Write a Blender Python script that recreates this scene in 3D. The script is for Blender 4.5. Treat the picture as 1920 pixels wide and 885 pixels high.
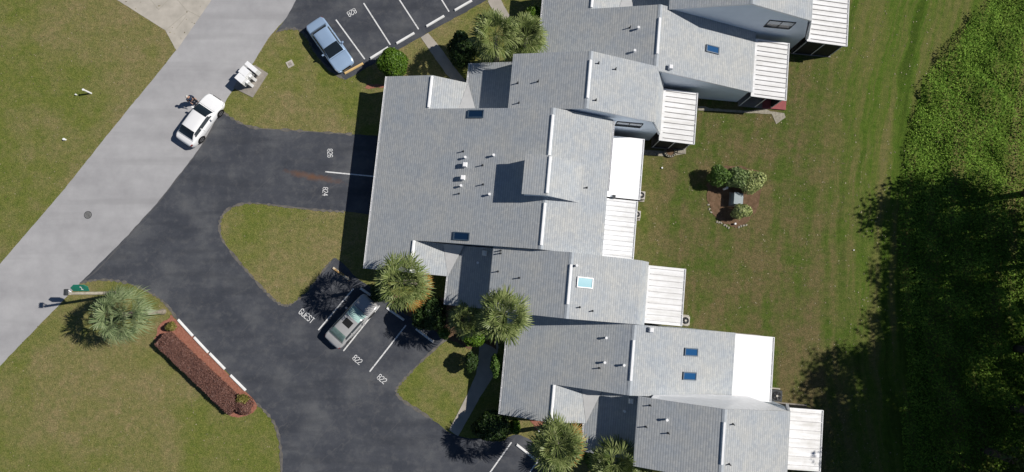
import bpy, bmesh, math, random
import numpy as np
from mathutils import Vector, Matrix
R = math.radians
scn = bpy.context.scene
for o in list(bpy.data.objects): bpy.data.objects.remove(o)
C = scn.collection

# ------------------------------------------------------------------ camera
CAM_H = 50.0; FPX = 1110.0; TILT = R(5.05)
cam_d = bpy.data.cameras.new('camera'); cam = bpy.data.objects.new('camera', cam_d); C.objects.link(cam)
cam_d.sensor_width = 36.0; cam_d.lens = 36.0 * FPX / 1920.0
cam_d.clip_start = 0.5; cam_d.clip_end = 2000
cam.location = (0, 0, CAM_H); cam.rotation_euler = (TILT, 0, 0)
scn.camera = cam
# ------------------------------------------------------------------ light
SUN_EL = R(43.5); SUN_AZ = R(9.0)          # azimuth measured from +X towards +Y
w = bpy.data.worlds.new('World'); scn.world = w; w.use_nodes = True
wn = w.node_tree.nodes; wl = w.node_tree.links
sky = wn.new('ShaderNodeTexSky'); sky.sky_type = 'NISHITA'; sky.sun_disc = False
sky.altitude = 1500; sky.dust_density = 0.3; sky.ozone_density = 3.5; sky.sun_elevation = SUN_EL; sky.sun_rotation = math.pi/2 - SUN_AZ
bg = wn['Background']; bg.inputs['Strength'].default_value = 0.05
wl.new(sky.outputs[0], bg.inputs[0])
sd = bpy.data.lights.new('sun', 'SUN'); sd.energy = 4.7; sd.angle = R(0.53); sd.color = (1.0, 0.955, 0.89)
sun = bpy.data.objects.new('sun', sd); C.objects.link(sun)
sdir = Vector((math.cos(SUN_EL)*math.cos(SUN_AZ), math.cos(SUN_EL)*math.sin(SUN_AZ), math.sin(SUN_EL)))
sun.rotation_euler = sdir.to_track_quat('Z', 'Y').to_euler(); sun.location = (60, 10, 60)
vs = scn.view_settings; vs.view_transform = 'Standard'; vs.look = 'None'; vs.exposure = 0.0; vs.gamma = 1.0

# ------------------------------------------------------------------ survey helpers
def P(px, py, h=0.0):
    """bearing read in the photograph + known height above ground -> world x, y"""
    x = (px-960.0)/FPX; y = -(py-442.5)/FPX
    d = (x, y*math.cos(TILT)+math.sin(TILT), y*math.sin(TILT)-math.cos(TILT))
    t = (h-CAM_H)/d[2]
    return (d[0]*t, d[1]*t)
PHI = R(-5.4); cp, sp = math.cos(PHI), math.sin(PHI)
def UV(px, py, h=0.0):
    X, Y = P(px, py, h); return (X*cp+Y*sp, -X*sp+Y*cp)
def W(u, v): return (u*cp-v*sp, u*sp+v*cp)

# ------------------------------------------------------------------ materials
def mat(name, col, col2=None, scale=4.0, rough=0.8, bump=0.0, bscale=None, metal=0.0, detail=6, lo=0.35, hi=0.65, spec=0.3, island=0.0, coat=0.0):
    m = bpy.data.materials.new(name); m.use_nodes = True
    n = m.node_tree.nodes; l = m.node_tree.links; b = n['Principled BSDF']
    b.inputs['Roughness'].default_value = rough; b.inputs['Metallic'].default_value = metal
    b.inputs['Specular IOR Level'].default_value = spec; b.inputs['Coat Weight'].default_value = coat
    tc = n.new('ShaderNodeTexCoord')
    no = n.new('ShaderNodeTexNoise'); no.inputs['Scale'].default_value = scale; no.inputs['Detail'].default_value = detail
    l.new(tc.outputs['Object'], no.inputs['Vector'])
    cr = n.new('ShaderNodeValToRGB'); cr.color_ramp.elements[0].position = lo; cr.color_ramp.elements[1].position = hi
    c2 = col2 or tuple(c*0.85 for c in col)
    cr.color_ramp.elements[0].color = (*col, 1); cr.color_ramp.elements[1].color = (*c2, 1)
    if island > 0:
        g = n.new('ShaderNodeNewGeometry'); mx = n.new('ShaderNodeMath'); mx.operation = 'MULTIPLY_ADD'
        mx.inputs[1].default_value = island; l.new(g.outputs['Random Per Island'], mx.inputs[0])
        m2 = n.new('ShaderNodeMath'); m2.operation = 'MULTIPLY_ADD'; m2.inputs[1].default_value = 1-island; m2.inputs[2].default_value = 0
        l.new(no.outputs['Fac'], m2.inputs[0]); l.new(m2.outputs[0], mx.inputs[2]); l.new(mx.outputs[0], cr.inputs[0])
    else:
        l.new(no.outputs['Fac'], cr.inputs[0])
    l.new(cr.outputs[0], b.inputs['Base Color'])
    if bump:
        nb = n.new('ShaderNodeTexNoise'); nb.inputs['Scale'].default_value = bscale or scale*6; nb.inputs['Detail'].default_value = 5
        l.new(tc.outputs['Object'], nb.inputs['Vector'])
        bp = n.new('ShaderNodeBump'); bp.inputs['Strength'].default_value = bump; bp.inputs['Distance'].default_value = 0.05
        l.new(nb.outputs['Fac'], bp.inputs['Height']); l.new(bp.outputs[0], b.inputs['Normal'])
    return m
def leafmat(name, a, b_, rough=0.5, scale=1.5, trans=0.12, island=0.55, spec=0.3):
    m = mat(name, a, b_, scale=scale, rough=rough, island=island, lo=0.25, hi=0.75, spec=spec)
    n = m.node_tree.nodes; l = m.node_tree.links; b = n['Principled BSDF']
    t = n.new('ShaderNodeBsdfTranslucent'); ms = n.new('ShaderNodeMixShader'); ms.inputs[0].default_value = trans
    cr = [x for x in n if x.type == 'VALTORGB'][0]; l.new(cr.outputs[0], t.inputs[0])
    l.new(b.outputs[0], ms.inputs[1]); l.new(t.outputs[0], ms.inputs[2]); l.new(ms.outputs[0], n['Material Output'].inputs[0])
    return m
def N(m): return m.node_tree.nodes, m.node_tree.links, m.node_tree.nodes['Principled BSDF']
def noise(n, l, src, scale, detail=5, rough=0.55, sc=None, loc=None, rotz=0):
    if sc or loc or rotz:
        mp = n.new('ShaderNodeMapping')
        if sc: mp.inputs['Scale'].default_value = sc
        if loc: mp.inputs['Location'].default_value = loc
        mp.inputs['Rotation'].default_value = (0, 0, rotz); l.new(src, mp.inputs[0]); src = mp.outputs[0]
    no = n.new('ShaderNodeTexNoise'); no.inputs['Scale'].default_value = scale; no.inputs['Detail'].default_value = detail
    no.inputs['Roughness'].default_value = rough; l.new(src, no.inputs['Vector']); return no.outputs['Fac']
def ramp(n, l, src, stops):
    cr = n.new('ShaderNodeValToRGB'); e = cr.color_ramp.elements
    while len(e) < len(stops): e.new(0.5)
    for i, (p, c) in enumerate(stops):
        e[i].position = p; e[i].color = (*c, 1) if len(c) == 3 else c
    l.new(src, cr.inputs[0]); return cr.outputs[0]
def mixc(n, l, fac, a, b, mode='MIX'):
    mx = n.new('ShaderNodeMix'); mx.data_type = 'RGBA'; mx.blend_type = mode
    if isinstance(fac, float): mx.inputs[0].default_value = fac
    else: l.new(fac, mx.inputs[0])
    for k, s in ((6, a), (7, b)):
        if isinstance(s, tuple): mx.inputs[k].default_value = (*s, 1)
        else: l.new(s, mx.inputs[k])
    return mx.outputs[2]
def g(v): return (v, v, v)

def grass_material():
    m = mat('grass', (0.1, 0.1, 0.03)); n, l, b = N(m); b.inputs['Roughness'].default_value = 0.95; b.inputs['Specular IOR Level'].default_value = 0.08
    geo = n.new('ShaderNodeNewGeometry'); pos = geo.outputs['Position']
    big = noise(n, l, pos, 0.13, 4, loc=(0, 0, 2.2)); mid = noise(n, l, pos, 0.5, 6, 0.66, loc=(7, 3, 0)); fine = noise(n, l, pos, 5.0, 5, 0.75); mic = noise(n, l, pos, 10.0, 4, 0.8); tuft = noise(n, l, pos, 2.2, 6, 0.72, loc=(11, 4, 0))
    green = ramp(n, l, fine, [(0.3, (0.112, 0.140, 0.026)), (0.7, (0.185, 0.202, 0.050))])
    dry = ramp(n, l, fine, [(0.3, (0.185, 0.158, 0.068)), (0.7, (0.285, 0.240, 0.115))])
    f1 = ramp(n, l, mid, [(0.44, g(0.0)), (0.60, g(1.0))])
    f2 = ramp(n, l, big, [(0.42, g(0.05)), (0.58, g(1.0))])
    fm = mixc(n, l, 0.62, f1, f2)
    left = mixc(n, l, fm, green, dry)
    # back lawn: lusher, with long mower streaks running along the drainage bank
    sp0 = n.new('ShaderNodeSeparateXYZ'); l.new(pos, sp0.inputs[0])
    def mth(op, a_, b_):
        q = n.new('ShaderNodeMath'); q.operation = op
        for i_, v_ in enumerate((a_, b_)):
            if isinstance(v_, (int, float)): q.inputs[i_].default_value = v_
            else: l.new(v_, q.inputs[i_])
        return q.outputs[0]
    yy = mth('ADD', sp0.outputs[1], 3.0); bend = mth('MULTIPLY', mth('MULTIPLY', yy, yy), 0.0058)
    wob = mth('MULTIPLY', noise(n, l, pos, 0.35, 4, 0.6), 0.9)
    cmbd = n.new('ShaderNodeCombineXYZ'); l.new(mth('ADD', mth('SUBTRACT', sp0.outputs[0], bend), wob), cmbd.inputs[0]); l.new(sp0.outputs[1], cmbd.inputs[1])
    stre = noise(n, l, cmbd.outputs[0], 0.8, 6, 0.62, sc=(1.0, 0.07, 1), loc=(2.3, 0, 0))
    gr2 = ramp(n, l, fine, [(0.3, (0.062, 0.095, 0.016)), (0.7, (0.108, 0.145, 0.032))])
    br2 = ramp(n, l, fine, [(0.3, (0.115, 0.098, 0.042)), (0.7, (0.190, 0.155, 0.072))])
    sf = ramp(n, l, mixc(n, l, 0.45, mid, stre), [(0.41, g(0.0)), (0.56, g(1.0))])
    right = mixc(n, l, sf, gr2, br2)
    sep = n.new('ShaderNodeSeparateXYZ'); l.new(pos, sep.inputs[0])
    mr = n.new('ShaderNodeMapRange'); mr.inputs[1].default_value = 8; mr.inputs[2].default_value = 14; l.new(sep.outputs[0], mr.inputs[0])
    col = mixc(n, l, mr.outputs[0], left, right)
    # lush strip near the bank
    mr2 = n.new('ShaderNodeMapRange'); mr2.inputs[1].default_value = 25; mr2.inputs[2].default_value = 31; l.new(sep.outputs[0], mr2.inputs[0])
    lush = ramp(n, l, stre, [(0.38, (0.050, 0.090, 0.010)), (0.47, (0.082, 0.145, 0.016)), (0.54, (0.125, 0.150, 0.034)), (0.64, (0.165, 0.158, 0.055))])
    mm = n.new('ShaderNodeMath'); mm.operation = 'MULTIPLY'; mm.inputs[1].default_value = 0.85; l.new(mr2.outputs[0], mm.inputs[0])
    col = mixc(n, l, mm.outputs[0], col, lush)
    sp_ = ramp(n, l, mic, [(0.36, g(0.76)), (0.64, g(1.22))])
    col = mixc(n, l, 1.0, col, sp_, 'MULTIPLY'); col = mixc(n, l, 1.0, col, ramp(n, l, tuft, [(0.36, (0.74, 0.84, 0.74)), (0.64, (1.20, 1.12, 1.18))]), 'MULTIPLY')
    l.new(col, b.inputs['Base Color'])
    bp = n.new('ShaderNodeBump'); bp.inputs['Strength'].default_value = 0.7; bp.inputs['Distance'].default_value = 0.12
    l.new(noise(n, l, pos, 8.0, 5, 0.8), bp.inputs['Height']); l.new(bp.outputs[0], b.inputs['Normal'])
    return m
def asphalt_material():
    m = mat('asphalt', (0.05,)*3); n, l, b = N(m); b.inputs['Roughness'].default_value = 0.85; b.inputs['Specular IOR Level'].default_value = 0.25
    geo = n.new('ShaderNodeNewGeometry'); pos = geo.outputs['Position']
    a = noise(n, l, pos, 0.32, 5, 0.6); c = noise(n, l, pos, 1.6, 6, 0.6, loc=(5, 0, 0)); f = noise(n, l, pos, 30, 3, 0.7)
    base = ramp(n, l, a, [(0.34, (0.048, 0.053, 0.066)), (0.50, (0.064, 0.069, 0.082)), (0.68, (0.108, 0.112, 0.120))])
    base = mixc(n, l, ramp(n, l, c, [(0.50, g(0.0)), (0.70, g(0.6))]), base, (0.108, 0.110, 0.116))
    # worn wheel paths along the lane
    wp = noise(n, l, pos, 0.7, 3, 0.5, sc=(0.25, 1.6, 1), rotz=R(48))
    base = mixc(n, l, ramp(n, l, wp, [(0.48, g(0.0)), (0.64, g(0.4))]), base, (0.036, 0.040, 0.050))
    sp_ = ramp(n, l, f, [(0.3, g(0.82)), (0.7, g(1.18))]); base = mixc(n, l, 1.0, base, sp_, 'MULTIPLY')
    # hairline cracks
    vo = n.new('ShaderNodeTexVoronoi'); vo.feature = 'DISTANCE_TO_EDGE'; vo.inputs['Scale'].default_value = 0.34
    wv = noise(n, l, pos, 1.2, 5, 0.7); add = n.new('ShaderNodeVectorMath'); add.operation = 'ADD'
    l.new(pos, add.inputs[0]); cmb = n.new('ShaderNodeCombineXYZ'); l.new(wv, cmb.inputs[0]); l.new(wv, cmb.inputs[1]); 
    sc2 = n.new('ShaderNodeVectorMath'); sc2.operation = 'SCALE'; sc2.inputs[3].default_value = 3.0; l.new(cmb.outputs[0], sc2.inputs[0])
    l.new(sc2.outputs[0], add.inputs[1]); l.new(add.outputs[0], vo.inputs['Vector'])
    ck = ramp(n, l, vo.outputs['Distance'], [(0.0, g(0.28)), (0.012, g(0.0))])
    base = mixc(n, l, ck, base, (0.15, 0.145, 0.14))
    # rust stain between the two driveway bays
    mp = n.new('ShaderNodeMapping'); cx, cy = P(585, 331); mp.vector_type = 'TEXTURE'
    mp.inputs['Location'].default_value = (cx, cy, 0); mp.inputs['Rotation'].default_value = (0, 0, R(-11)); mp.inputs['Scale'].default_value = (3.0, 0.36, 1)
    l.new(pos, mp.inputs[0]); ln = n.new('ShaderNodeVectorMath'); ln.operation = 'LENGTH'; l.new(mp.outputs[0], ln.inputs[0])
    ad = n.new('ShaderNodeMath'); ad.operation = 'MULTIPLY_ADD'; ad.inputs[1].default_value = 1.6; l.new(c, ad.inputs[0]); 
    sb = n.new('ShaderNodeMath'); sb.operation = 'SUBTRACT'; sb.inputs[1].default_value = 0.8; l.new(ln.outputs['Value'], sb.inputs[0]); l.new(sb.outputs[0], ad.inputs[2])
    rs = ramp(n, l, ad.outputs[0], [(0.15, g(0.6)), (1.0, g(0.0))])
    base = mixc(n, l, rs, base, (0.19, 0.085, 0.035))
    l.new(base, b.inputs['Base Color'])
    bp = n.new('ShaderNodeBump'); bp.inputs['Strength'].default_value = 0.25; bp.inputs['Distance'].default_value = 0.02
    l.new(f, bp.inputs['Height']); l.new(bp.outputs[0], b.inputs['Normal'])
    return m
def road_material():
    m = mat('old pale asphalt', (0.4,)*3); n, l, b = N(m); b.inputs['Roughness'].default_value = 0.9; b.inputs['Specular IOR Level'].default_value = 0.2
    geo = n.new('ShaderNodeNewGeometry'); pos = geo.outputs['Position']
    ang = R(-50)
    a = noise(n, l, pos, 0.25, 5, 0.55, sc=(0.25, 1.3, 1), rotz=ang); c = noise(n, l, pos, 0.8, 6, 0.6); f = noise(n, l, pos, 28, 3, 0.7)
    base = ramp(n, l, mixc(n, l, 0.4, a, c), [(0.36, (0.315, 0.31, 0.318)), (0.62, (0.415, 0.41, 0.415))])
    tr = noise(n, l, pos, 0.6, 3, 0.5, sc=(0.06, 1.2, 1), rotz=ang, loc=(3, 9, 0))
    base = mixc(n, l, ramp(n, l, tr, [(0.52, g(0.0)), (0.62, g(0.35))]), base, (0.27, 0.265, 0.27))
    base = mixc(n, l, 1.0, base, ramp(n, l, f, [(0.3, g(0.94)), (0.7, g(1.06))]), 'MULTIPLY')
    l.new(base, b.inputs['Base Color']); return m
def shingle_material():
    m = mat('grey asphalt shingles', (0.4,)*3); n, l, b = N(m); b.inputs['Roughness'].default_value = 0.95; b.inputs['Specular IOR Level'].default_value = 0.15
    tc = n.new('ShaderNodeTexCoord'); ob = tc.outputs['Object']
    sx = n.new('ShaderNodeSeparateXYZ'); l.new(ob, sx.inputs[0]); cb = n.new('ShaderNodeCombineXYZ'); l.new(sx.outputs[1], cb.inputs[0]); l.new(sx.outputs[0], cb.inputs[1])
    br = n.new('ShaderNodeTexBrick'); l.new(cb.outputs[0], br.inputs['Vector']); br.inputs['Scale'].default_value = 1.0
    br.inputs['Brick Width'].default_value = 0.24; br.inputs['Row Height'].default_value = 0.17; br.inputs['Mortar Size'].default_value = 0.006; br.inputs['Mortar Smooth'].default_value = 0.6
    br.inputs['Color1'].default_value = (0.350, 0.370, 0.392, 1); br.inputs['Color2'].default_value = (0.425, 0.440, 0.448, 1); br.inputs['Mortar'].default_value = (0.33, 0.355, 0.385, 1)
    br.inputs['Bias'].default_value = 0.1; br.offset = 0.37; br.squash = 1.0
    big = noise(n, l, ob, 0.5, 6, 0.65); fine = noise(n, l, ob, 12, 4, 0.7)
    tint = ramp(n, l, big, [(0.35, (0.92, 0.95, 0.99)), (0.65, (1.09, 1.06, 1.01))])
    col = mixc(n, l, 1.0, br.outputs['Color'], tint, 'MULTIPLY'); col = mixc(n, l, 1.0, col, ramp(n, l, fine, [(0.3, g(0.92)), (0.7, g(1.08))]), 'MULTIPLY')
    l.new(col, b.inputs['Base Color'])
    # saw-tooth courses: every course rises to its butt edge
    md = n.new('ShaderNodeMath'); md.operation = 'FRACT'; dv = n.new('ShaderNodeMath'); dv.operation = 'DIVIDE'; dv.inputs[1].default_value = 0.17
    l.new(sx.outputs[0], dv.inputs[0]); l.new(dv.outputs[0], md.inputs[0])
    pp = n.new('ShaderNodeMath'); pp.operation = 'PINGPONG'; pp.inputs[1].default_value = 0.5; l.new(dv.outputs[0], pp.inputs[0])
    # dark butt-edge line of every course
    col = mixc(n, l, 1.0, col, ramp(n, l, md.outputs[0], [(0.0, g(0.68)), (0.30, g(1.0)), (1.0, g(1.05))]), 'MULTIPLY'); l.new(col, b.inputs['Base Color'])
    bp = n.new('ShaderNodeBump'); bp.inputs['Strength'].default_value = 0.35; bp.inputs['Distance'].default_value = 0.02
    l.new(pp.outputs[0], bp.inputs['Height']); l.new(bp.outputs[0], b.inputs['Normal'])
    return m
def panel_material(name, base, rib, dirt):
    """white aluminium pan roof: pans run along local x, dirt trails down the pans"""
    m = mat(name, (base,)*3); n, l, b = N(m); b.inputs['Roughness'].default_value = 0.5
    tc = n.new('ShaderNodeTexCoord'); ob = tc.outputs['Object']
    st = noise(n, l, ob, 1.0, 4, 0.6, sc=(0.25, 3.0, 1)); sm = noise(n, l, ob, 2.0, 5, 0.6)
    col = ramp(n, l, mixc(n, l, 0.3, st, sm), [(0.40, (base, base, base*1.01)), (0.66, (base*(1-dirt), base*(1-dirt*1.05), base*(1-dirt*1.15)))])
    l.new(col, b.inputs['Base Color']); return m
def glass(name, col, rough=0.08):
    m = mat(name, col, col, rough=rough, spec=0.5); return m

M = {}
M['grass'] = grass_material(); M['asphalt'] = asphalt_material(); M['road'] = road_material(); M['shingle'] = shingle_material()
M['pan'] = panel_material('white pan roof', 0.78, 1, 0.22); M['pan_clean'] = panel_material('clean white roof', 0.88, 0, 0.10); M['pan_dirty'] = panel_material('streaked white roof', 0.86, 0, 0.30)
M['white'] = mat('white painted metal', (0.90, 0.90, 0.91), (0.84, 0.84, 0.84), 3, rough=0.45)
M['stucco'] = mat('pale blue grey stucco', (0.80, 0.87, 0.95), (0.76, 0.83, 0.91), 1.2, bump=0.2, bscale=40)
M['cricket'] = mat('pale membrane', (0.54, 0.54, 0.54), (0.50, 0.50, 0.50), 2)
M['dark'] = mat('dark screen', (0.02, 0.02, 0.022), (0.03, 0.03, 0.03), 5, rough=0.7)
M['black'] = mat('black rubber', (0.012, 0.012, 0.013), rough=0.7)
M['lead'] = mat('dark lead pipe', (0.05, 0.055, 0.06), rough=0.6)
M['concrete'] = mat('pale concrete', (0.50, 0.46, 0.40), (0.40, 0.37, 0.32), 1.1, bump=0.15, bscale=25)
M['pad'] = mat('weathered concrete', (0.33, 0.30, 0.265), (0.25, 0.225, 0.20), 1.6, bump=0.2)
M['walk'] = mat('sidewalk concrete', (0.42, 0.38, 0.33), (0.35, 0.32, 0.275), 1.3, bump=0.2)
M['mulch_red'] = mat('red mulch', (0.27, 0.105, 0.07), (0.37, 0.165, 0.115), 7, bump=0.8, bscale=20, rough=1)
M['mulch'] = mat('brown mulch', (0.12, 0.075, 0.042), (0.185, 0.115, 0.07), 3, bump=0.8, bscale=16, rough=1)
M['stone'] = mat('pale edging stone', (0.38, 0.35, 0.28), (0.26, 0.235, 0.19), 6, bump=0.4)
M['paint'] = mat('worn white road paint', (0.72, 0.72, 0.71), (0.38, 0.38, 0.38), 5, lo=0.52, hi=0.72)
M['stopwhite'] = mat('white painted concrete', (0.84, 0.84, 0.83), (0.74, 0.74, 0.73), 3)
M['stopyellow'] = mat('yellow painted concrete', (0.74, 0.50, 0.20), (0.66, 0.46, 0.22), 5)
M['stopworn'] = mat('worn yellow painted concrete', (0.42, 0.26, 0.10), (0.62, 0.55, 0.42), 2.6, lo=0.47, hi=0.53)
M['skyglass'] = glass('blue skylight pane', (0.012, 0.075, 0.20), 0.12)
M['skydark'] = glass('deep blue skylight pane', (0.008, 0.028, 0.07), 0.1)
M['teal'] = glass('teal skylight pane', (0.06, 0.30, 0.38), 0.25)
M['bronze'] = mat('dark bronze frame', (0.07, 0.11, 0.16), rough=0.4)
M['window'] = glass('window glass', (0.05, 0.06, 0.07), 0.05)
M['skyreflect'] = mat('window upper pane', (0.60, 0.63, 0.67), rough=0.2)  # pale sky reflection painted into the colour of the upper pane
M['trunk'] = mat('palm trunk bark', (0.36, 0.31, 0.25), (0.22, 0.19, 0.15), 5, bump=0.6)
M['bark'] = mat('tree bark', (0.10, 0.08, 0.06), (0.06, 0.05, 0.04), 5, bump=0.6)
M['pole'] = mat('weathered wood pole', (0.50, 0.46, 0.38), (0.36, 0.32, 0.26), 3, bump=0.3)
M['palm'] = leafmat('palm fronds', (0.075, 0.115, 0.022), (0.27, 0.31, 0.115), rough=0.45, scale=2)
M['palm_pale'] = leafmat('pale palm fronds', (0.10, 0.15, 0.060), (0.27, 0.32, 0.16), rough=0.45, scale=2)
M['palm_dead'] = leafmat('dead orange fronds', (0.34, 0.13, 0.02), (0.36, 0.24, 0.06), rough=0.7)
M['tree'] = leafmat('tree leaves', (0.030, 0.055, 0.014), (0.075, 0.115, 0.028))
M['tree2'] = leafmat('darker tree leaves', (0.022, 0.042, 0.013), (0.06, 0.09, 0.03))
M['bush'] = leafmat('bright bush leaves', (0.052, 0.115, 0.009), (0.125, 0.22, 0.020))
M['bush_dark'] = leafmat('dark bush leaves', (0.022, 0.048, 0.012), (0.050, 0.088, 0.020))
M['bush_mid'] = leafmat('mid green leaves', (0.06, 0.125, 0.018), (0.16, 0.26, 0.06))
M['varieg'] = leafmat('variegated pale leaves', (0.18, 0.24, 0.07), (0.58, 0.62, 0.26))
M['varieg2'] = leafmat('grey green leaves', (0.09, 0.15, 0.04), (0.32, 0.40, 0.16))
M['hedge'] = leafmat('maroon hedge leaves', (0.115, 0.056, 0.047), (0.25, 0.130, 0.10), scale=1.2)
M['yellowgreen'] = leafmat('yellow green leaves', (0.10, 0.10, 0.02), (0.26, 0.22, 0.06))
M['litter'] = leafmat('dry litter', (0.14, 0.115, 0.05), (0.36, 0.31, 0.19), island=.9)
M['weeds'] = leafmat('undergrowth leaves', (0.060, 0.150, 0.012), (0.27, 0.42, 0.065), scale=0.55, island=0.30, spec=.1, rough=.8, trans=.12)

# ------------------------------------------------------------------ object helpers
def link(name, me, parent=None, loc=None, rotz=0.0):
    o = bpy.data.objects.new(name, me); C.objects.link(o)
    if parent is not None: o.parent = parent
    if loc is not None: o.location = loc
    o.rotation_euler = (0, 0, rotz); return o
def tag(o, label=None, cat=None, group=None, kind=None):
    if label: o['label'] = label
    if cat: o['category'] = cat
    if group: o['group'] = group
    if kind: o['kind'] = kind
    return o
def thing(name, loc, label, cat, group=None, rotz=0.0):
    return tag(link(name, None, None, loc, rotz), label, cat, group)
class MB:
    def __init__(s): s.v = []; s.f = []; s.m = []
    def poly(s, pts, mi=0):
        b = len(s.v); s.v += [tuple(p) for p in pts]; s.f.append(tuple(range(b, b+len(pts)))); s.m.append(mi)
    def prism(s, top, bot, mt=0, ms=0):
        """top / bot: matching rings (ccw seen from above)"""
        n = len(top); b = len(s.v); s.v += [tuple(p) for p in top] + [tuple(p) for p in bot]
        s.f.append(tuple(range(b, b+n))); s.m.append(mt)
        s.f.append(tuple(range(b+2*n-1, b+n-1, -1))); s.m.append(ms)
        for i in range(n):
            j = (i+1) % n; s.f.append((b+i, b+n+i, b+n+j, b+j)); s.m.append(ms)
    def slab(s, top, th, mt=0, ms=0): s.prism(top, [(p[0], p[1], p[2]-th) for p in top], mt, ms)
    def box(s, x0, x1, y0, y1, z0, z1, mi=0):
        s.prism([(x0, y0, z1), (x1, y0, z1), (x1, y1, z1), (x0, y1, z1)], [(x0, y0, z0), (x1, y0, z0), (x1, y1, z0), (x0, y1, z0)], mi, mi)
    def cyl(s, a, b_, r0, r1=None, n=10, mi=0):
        r1 = r0 if r1 is None else r1; a = Vector(a); b_ = Vector(b_); d = (b_-a).normalized()
        x = d.orthogonal().normalized(); y = d.cross(x)
        A = [a + (x*math.cos(t)+y*math.sin(t))*r0 for t in [2*math.pi*i/n for i in range(n)]]
        B = [b_ + (x*math.cos(t)+y*math.sin(t))*r1 for t in [2*math.pi*i/n for i in range(n)]]
        s.prism(B, A, mi, mi)
    def obj(s, name, mats, parent=None, loc=None, rotz=0.0, smooth=False, bevel=0.0):
        me = bpy.data.meshes.new(name); me.from_pydata(s.v, [], s.f)
        for k in (mats if isinstance(mats, (list, tuple)) else [mats]): me.materials.append(M[k] if isinstance(k, str) else k)
        me.polygons.foreach_set('material_index', s.m); me.update()
        if bevel:
            bm = bmesh.new(); bm.from_mesh(me); bmesh.ops.bevel(bm, geom=list(bm.edges), offset=bevel, segments=2, affect='EDGES', profile=0.6); bm.to_mesh(me); bm.free()
        if smooth: me.polygons.foreach_set('use_smooth', [True]*len(me.polygons))
        return link(name, me, parent, loc, rotz)
def smooth_px(pts, closed=True, sub=5):
    out = []; n = len(pts)
    for i in range(n if closed else n-1):
        p0, p1, p2, p3 = (pts[(i-1) % n], pts[i], pts[(i+1) % n], pts[(i+2) % n]) if closed else (pts[max(i-1, 0)], pts[i], pts[i+1], pts[min(i+2, n-1)])
        for k in range(sub):
            t = k/sub; t2 = t*t; t3 = t2*t
            out.append(tuple(0.5*((2*p1[j])+(-p0[j]+p2[j])*t+(2*p0[j]-5*p1[j]+4*p2[j]-p3[j])*t2+(-p0[j]+3*p1[j]-3*p2[j]+p3[j])*t3) for j in (0, 1)))
    return out
rj = random.Random(5)
def sheet(name, pts, z, m, jitter=0.0, thick=0.0, parent=None):
    """ground sheet from a surveyed outline (world xy)"""
    pts = [p for i, p in enumerate(pts) if math.hypot(p[0]-pts[i-1][0], p[1]-pts[i-1][1]) > 1e-3]
    if jitter:
        q = []
        for i in range(len(pts)):
            a = Vector(pts[i]); b = Vector(pts[(i+1) % len(pts)]); k = max(1, int((b-a).length/0.35))
            for t in range(k):
                c = a.lerp(b, t/k); q.append((c.x+rj.uniform(-jitter, jitter), c.y+rj.uniform(-jitter, jitter)))
        pts = q
    bm = bmesh.new(); vs_ = [bm.verts.new((p[0], p[1], z)) for p in pts]
    f = bm.faces.new(vs_)
    if f.normal.z < 0 or (f.normal_update() or f.normal.z < 0): f.normal_flip()
    bmesh.ops.triangulate(bm, faces=[f])
    if thick:
        ret = bmesh.ops.extrude_face_region(bm, geom=list(bm.faces))
        for e in ret['geom']:
            if isinstance(e, bmesh.types.BMVert): e.co.z -= thick
        bmesh.ops.recalc_face_normals(bm, faces=list(bm.faces))
    me = bpy.data.meshes.new(name); bm.to_mesh(me); bm.free(); me.materials.append(M[m]); return link(name, me, parent)
def G(pts): return [P(*p) for p in pts]

# ------------------------------------------------------------------ ground
lawn = sheet('lawn', [(-300, -300), (300, -300), (300, 300), (-300, 300)], 0.0, 'grass'); tag(lawn, kind='structure')
RD = [(-60, 748), (150, 531), (190, 499), (262, 418), (300, 376), (342, 322), (382, 268), (415, 205), (430, 178), (476, 116), (503, 72), (538, 32), (556, 0), (600, -90), (700, -260),
      (540, -260), (455, -90), (396, 0), (332, 92), (290, 145), (240, 205), (180, 280), (122, 353), (-60, 565)]
tag(sheet('road', G(RD), 0.008, 'road', jitter=0.02), kind='structure')
LOT = smooth_px([(150, 531), (262, 418), (342, 322), (382, 268), (415, 206)], False, 3) + smooth_px([(415, 206), (424, 214), (447, 229), (480, 240), (540, 244), (600, 248), (665, 252), (725, 256)], False, 3) + [(725, 256), (712, 404)] + \
      smooth_px([(712, 404), (645, 397), (600, 394), (540, 388), (500, 383), (465, 381), (438, 387), (420, 400), (412, 420), (416, 447), (440, 481), (470, 516), (500, 549), (520, 567), (537, 573), (553, 566), (578, 545), (602, 513), (622, 488), (634, 486), (668, 520)], False, 4) + \
      [(668, 520), (700, 541), (760, 588), (838, 634), (800, 668), (768, 700), (750, 720)] + smooth_px([(750, 720), (743, 733), (752, 748), (782, 768), (813, 788), (846, 812), (880, 822), (912, 822), (940, 827), (962, 815), (990, 822), (1012, 842)], False, 4) + \
      [(1012, 842), (1060, 905), (1060, 1000), (530, 1000), (528, 890)] + smooth_px([(528, 890), (526, 838), (516, 797), (497, 771), (478, 754), (462, 735), (333, 600), (318, 578), (298, 559), (272, 544), (240, 531), (205, 525), (172, 526), (150, 531)], False, 4)
lot = tag(sheet('parking_lot', G(LOT), 0.016, 'asphalt', jitter=0.04), kind='structure')
LOT2 = [(556, 0), (538, 32), (518, 60)] + smooth_px([(518, 60), (540, 54), (560, 56), (574, 68), (592, 100), (618, 130), (648, 150)], False, 4) + [(648, 150), (664, 142), (690, 125), (731, 103), (800, 63), (880, 19), (916, -2), (1010, -60), (1010, -200), (690, -240), (600, -90)]
lot2 = tag(sheet('parking_lot', G(LOT2), 0.016, 'asphalt', jitter=0.04), kind='structure')
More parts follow.
